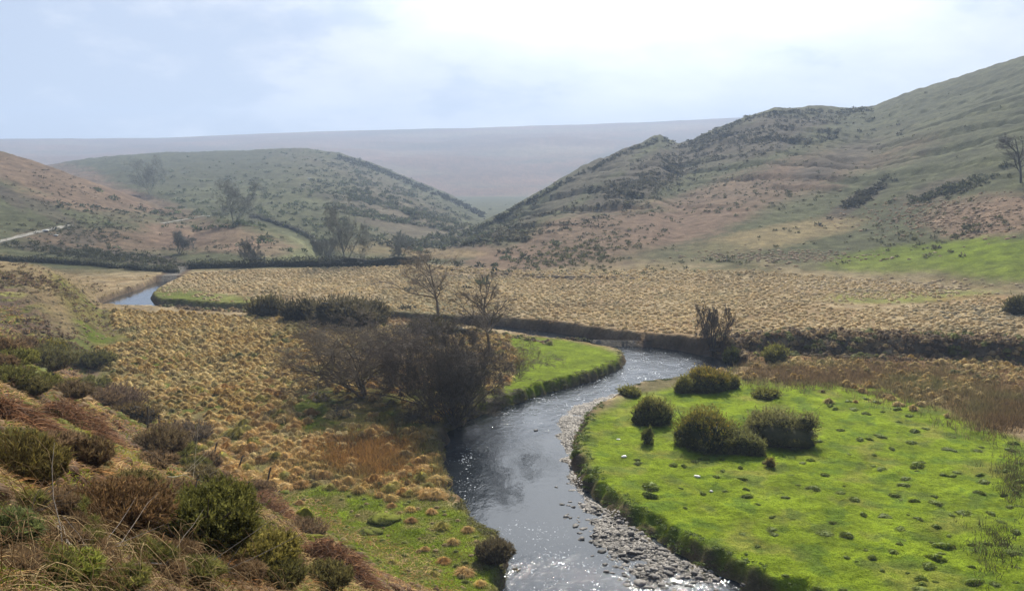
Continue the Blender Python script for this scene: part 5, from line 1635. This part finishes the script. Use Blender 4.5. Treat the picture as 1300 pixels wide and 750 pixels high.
# bank corner shrub hanging over the water
heather(628, 712, 54, 30, 'dark heather hanging over the water at the corner of the near bank', 240, (0.05, 0.042, 0.022), (0.11, 0.085, 0.045), 420)
bush('heather_bush', 655, 738, 24, 18, 'small dark heather tuft lowest on the near bank above the water', 'heather bush', (0.05, 0.042, 0.025), n=1500, seed=241, size=0.035)

# fence posts down the foot of the slope
for k, (qx, qy, h, tilt, lab) in enumerate([(188, 545, 24, 0.03, 'thin grey wooden fence post, leftmost, in front of the dark heather'), (203, 548, 18, -0.02, 'short grey fence post right of the leftmost one'),
                                         (222, 556, 20, 0.05, 'dark fence post where the slope meets the tussocks'), (270, 585, 20, 0.28, 'leaning dark fence post among the tussocks'),
                                         (302, 596, 16, 0.4, 'strongly leaning short dark fence post'), (338, 622, 26, 0.22, 'leaning dark fence post nearest the lawn')]):
    x, y, z = at(qx, qy); d = math.hypot(x, y); H = h * d / F * 1.15
    a = Acc()
    P = np.array([[[0, 0, -0.3], [tilt * H * 0.3, 0, H * 0.3], [tilt * H * 0.7, 0.01, H * 0.75], [tilt * H, 0, H]]])
    tubes(a, P, np.array([[0.062, 0.06, 0.055, 0.05]]), 7, np.array([0.10, 0.085, 0.07]))
    cap = P[0, -1]
    an = np.arange(7) * 2 * math.pi / 7
    ring = cap + np.stack([np.cos(an) * 0.05, np.sin(an) * 0.05, 0.004 + 0.02 * np.cos(an)], 1)
    a.add(np.vstack([ring, cap + [0, 0, 0.01]]), np.array([[i, (i + 1) % 7, 7] for i in range(7)]), np.array([0.13, 0.11, 0.09]))
    tag(a.build('fence_post', M_WOOD, loc=(x, y, z)), lab, 'fence post', 'old posts of a lost fence')

# fallen pale branches in the foreground
def branch(pix, rad, label, seed, col=(0.30, 0.25, 0.19), lift=0.12, twigs=7):
    P = np.array([at(*p) for p in pix]); P[:, 2] += lift
    r_ = np.random.default_rng(seed)
    t = np.linspace(0, len(P) - 1, 10)
    Q = np.stack([np.interp(t, np.arange(len(P)), P[:, i]) for i in range(3)], 1)
    o = Q[0].copy(); Q = Q - o + r_.normal(size=Q.shape) * rad * 0.8
    root = thing('fallen_branch', tuple(o), label, 'branch')
    a = Acc(); tubes(a, Q[None], (rad * np.linspace(1, 0.35, 10))[None], 6, np.array(col)); a.build('limb', M_WOOD, root)
    i = r_.integers(2, 9, twigs); S = Q[i]; L = np.linalg.norm(Q[-1] - Q[0]) * r_.uniform(0.15, 0.4, twigs)
    D = norm(Q[-1] - Q[0] + 0) + 0.8 * r_.normal(size=(twigs, 3)); D[:, 2] = np.abs(D[:, 2]) * 0.5
    tt = np.linspace(0, 1, 5)[None, :, None]
    PP = S[:, None] + norm(D)[:, None] * L[:, None, None] * tt + r_.normal(size=(twigs, 5, 3)) * 0.012 * (tt > 0)
    a = Acc(); tubes(a, PP, np.full((twigs, 1), rad * 0.4) * np.linspace(1, 0.3, 5)[None], 4, np.array(col)); a.build('twigs', M_WOOD, root)


branch([(75, 688), (95, 712), (110, 728)], 0.012, 'pale bare fallen branch in the bottom left grass', 251)
branch([(28, 680), (45, 658), (52, 648)], 0.014, 'dark stem rising under the sprawling brown heather', 252, (0.08, 0.06, 0.045), 0.1)
branch([(215, 650), (240, 643), (250, 640)], 0.008, 'thin pale twig lying across the big gorse', 253, (0.3, 0.26, 0.18), 0.5)
branch([(140, 738), (190, 728), (250, 735), (300, 740)], 0.013, 'long pale twig along the bottom edge', 254)
branch([(60, 742), (110, 722), (160, 705)], 0.011, 'grey twig crossing the tangle at the bottom left', 255, (0.24, 0.2, 0.16))
# tangle of dead stems along the bottom
acc = Acc()
n = 1100
qx = rng.uniform(-20, 400, n); qy = rng.uniform(665, 770, n)
x, y, z, ok = march(qx, qy, 3, 60, 260)
n = len(x); rr_ = np.hypot(x, y)
a = rng.uniform(0, 6.28, n); L = rng.uniform(0.25, 0.8, n) * (0.5 + rr_ / 18)
K = 7; t = np.linspace(0, 1, K)[None, :]
P = np.zeros((n, K, 3))
bend = rng.normal(size=n)
P[..., 0] = x[:, None] + np.cos(a[:, None] + bend[:, None] * t) * L[:, None] * t
P[..., 1] = y[:, None] + np.sin(a[:, None] + bend[:, None] * t) * L[:, None] * t
P[..., 2] = z[:, None] * (1 - t) + height(P[:, -1, 0], P[:, -1, 1])[:, None] * t + np.sin(t * math.pi) * (L * rng.uniform(0.15, 0.7, n))[:, None]
P += rng.normal(size=P.shape) * 0.008
wv = rng.uniform(0, 1, (n, 1))
c = np.array([0.18, 0.10, 0.04]) * (1 - wv) + np.array([0.46, 0.33, 0.16]) * wv ** 3
tubes(acc, P, np.full((n, 1), 0.0018) * (1 + rr_[:, None] / 14) * np.linspace(1.2, 0.4, K)[None], 3, c)
tag(acc.build('dead_stems', M_WOOD), 'tangle of dead arching stems at the bottom of the near slope', 'dead stems', kind='stuff')

# ------------------------------------------------------------------ haze, light, sky, camera
bm_v = [(-4200, -4200), (4200, -4200), (4200, 4200), (-4200, 4200)]
a = Acc()
zb, zt = -40.0, 330.0
V = np.array([(x, y, zb) for x, y in bm_v] + [(x, y, zt) for x, y in bm_v], float)
a.add(V, np.array([[3, 2, 1, 0], [4, 5, 6, 7], [0, 1, 5, 4], [1, 2, 6, 5], [2, 3, 7, 6], [3, 0, 4, 7]]), np.array([1.0, 1, 1]))
m, nt, out = new_mat('haze')
pv = nt.nodes.new('ShaderNodeVolumePrincipled')
pv.inputs['Color'].default_value = (0.60, 0.75, 1.0, 1)
pv.inputs['Density'].default_value = 0.00038
pv.inputs['Anisotropy'].default_value = 0.12
nt.links.new(pv.outputs[0], out.inputs['Volume'])
hz = a.build('haze', m); tag(hz, kind='stuff', label='thin blue haze filling the valley air', cat='haze')

SUN_AZ, SUN_EL = math.radians(9), math.radians(40)
sun = bpy.data.lights.new('sun', 'SUN'); sun.energy = 5.0; sun.angle = math.radians(0.7); sun.color = (1.0, 0.93, 0.79)
so = bpy.data.objects.new('sun', sun); COL.objects.link(so)
sd_ = Vector((math.sin(SUN_AZ) * math.cos(SUN_EL), math.cos(SUN_AZ) * math.cos(SUN_EL), math.sin(SUN_EL)))
so.rotation_euler = (-sd_).to_track_quat('-Z', 'Y').to_euler()
so.location = (0, 0, 60)

w = bpy.data.worlds.new('World'); scene.world = w; w.use_nodes = True
nt = w.node_tree
bg = nt.nodes['Background']
sky = nt.nodes.new('ShaderNodeTexSky'); sky.sky_type = 'NISHITA'; sky.sun_disc = False
sky.sun_elevation = SUN_EL; sky.sun_rotation = SUN_AZ; sky.air_density = 1.0; sky.dust_density = 1.5; sky.altitude = 200
tc = nt.nodes.new('ShaderNodeTexCoord')
sx = nt.nodes.new('ShaderNodeSeparateXYZ'); nt.links.new(tc.outputs['Generated'], sx.inputs[0])
zz = mth(nt, 'ADD', mth(nt, 'MAXIMUM', sx.outputs[2], 0.0), 0.30)
cb = nt.nodes.new('ShaderNodeCombineXYZ')
nt.links.new(mth(nt, 'DIVIDE', sx.outputs[0], zz), cb.inputs[0]); nt.links.new(mth(nt, 'DIVIDE', sx.outputs[1], zz), cb.inputs[1])
cl = tex(nt, 2.2, 8, 0.58, cb.outputs[0])
# the bright cloud lies low and towards the sun; overhead and behind the sky is plain blue
def lobe(az, el, lo, hi, a, b):
    d_ = nt.nodes.new('ShaderNodeVectorMath'); d_.operation = 'DOT_PRODUCT'
    nt.links.new(tc.outputs['Generated'], d_.inputs[0])
    d_.inputs[1].default_value = Vector((math.sin(az) * math.cos(el), math.cos(az) * math.cos(el), math.sin(el)))
    return rng_map(nt, d_.outputs['Value'], math.cos(math.radians(lo)), math.cos(math.radians(hi)), a, b)


near_ = lobe(math.radians(9), math.radians(11), 36, 4, -0.10, 0.15)
front = lobe(math.radians(5), math.radians(8), 85, 30, 0.0, 1.0)
glare = lobe(SUN_AZ, SUN_EL, 38, 3, 0.0, 1.0)
cf = mth(nt, 'MULTIPLY', rng_map(nt, mth(nt, 'ADD', cl, near_), 0.43, 0.56, 0.0, 1.0), front)
cloud = mixrgb(nt, 'MIX', rng_map(nt, mth(nt, 'ADD', cl, near_), 0.45, 0.8, 0, 1), (7.0, 7.5, 8.6), (11.0, 11.0, 11.0))
low = mixrgb(nt, 'MIX', front, (1.0, 1.7, 3.4), (4.9, 5.7, 7.4))
base = mixrgb(nt, 'MIX', 0.85, sky.outputs[0], low)
fin = mixrgb(nt, 'MIX', cf, base, cloud)
g3 = mth(nt, 'MULTIPLY', mth(nt, 'POWER', glare, 1.8), 36.0)
gc = nt.nodes.new('ShaderNodeCombineColor')
for i_, f_ in enumerate((0.92, 0.96, 1.0)):
    nt.links.new(mth(nt, 'MULTIPLY', g3, f_), gc.inputs[i_])
fin = mixrgb(nt, 'ADD', 1.0, fin, gc.outputs[0])
nt.links.new(fin, bg.inputs['Color']); bg.inputs['Strength'].default_value = 0.073

cam = bpy.data.cameras.new('camera'); co = bpy.data.objects.new('camera', cam); COL.objects.link(co)
cam.sensor_width = 36; cam.lens = 36 * F / 1300; cam.clip_start = 0.1; cam.clip_end = 12000
co.location = (0, 0, EYE); co.rotation_euler = (math.pi / 2 - PITCH, 0, 0)
scene.camera = co

vs = scene.view_settings
vs.view_transform = 'Standard'; vs.look = 'None'; vs.exposure = 0.66; vs.gamma = 1.0; vs.use_curve_mapping = False
cy_ = scene.cycles
cy_.use_denoising = True
cy_.max_bounces = 5; cy_.diffuse_bounces = 2; cy_.glossy_bounces = 2; cy_.transmission_bounces = 2; cy_.volume_bounces = 0; cy_.transparent_max_bounces = 4
cy_.caustics_reflective = False; cy_.caustics_refractive = False
cy_.sample_clamp_indirect = 4
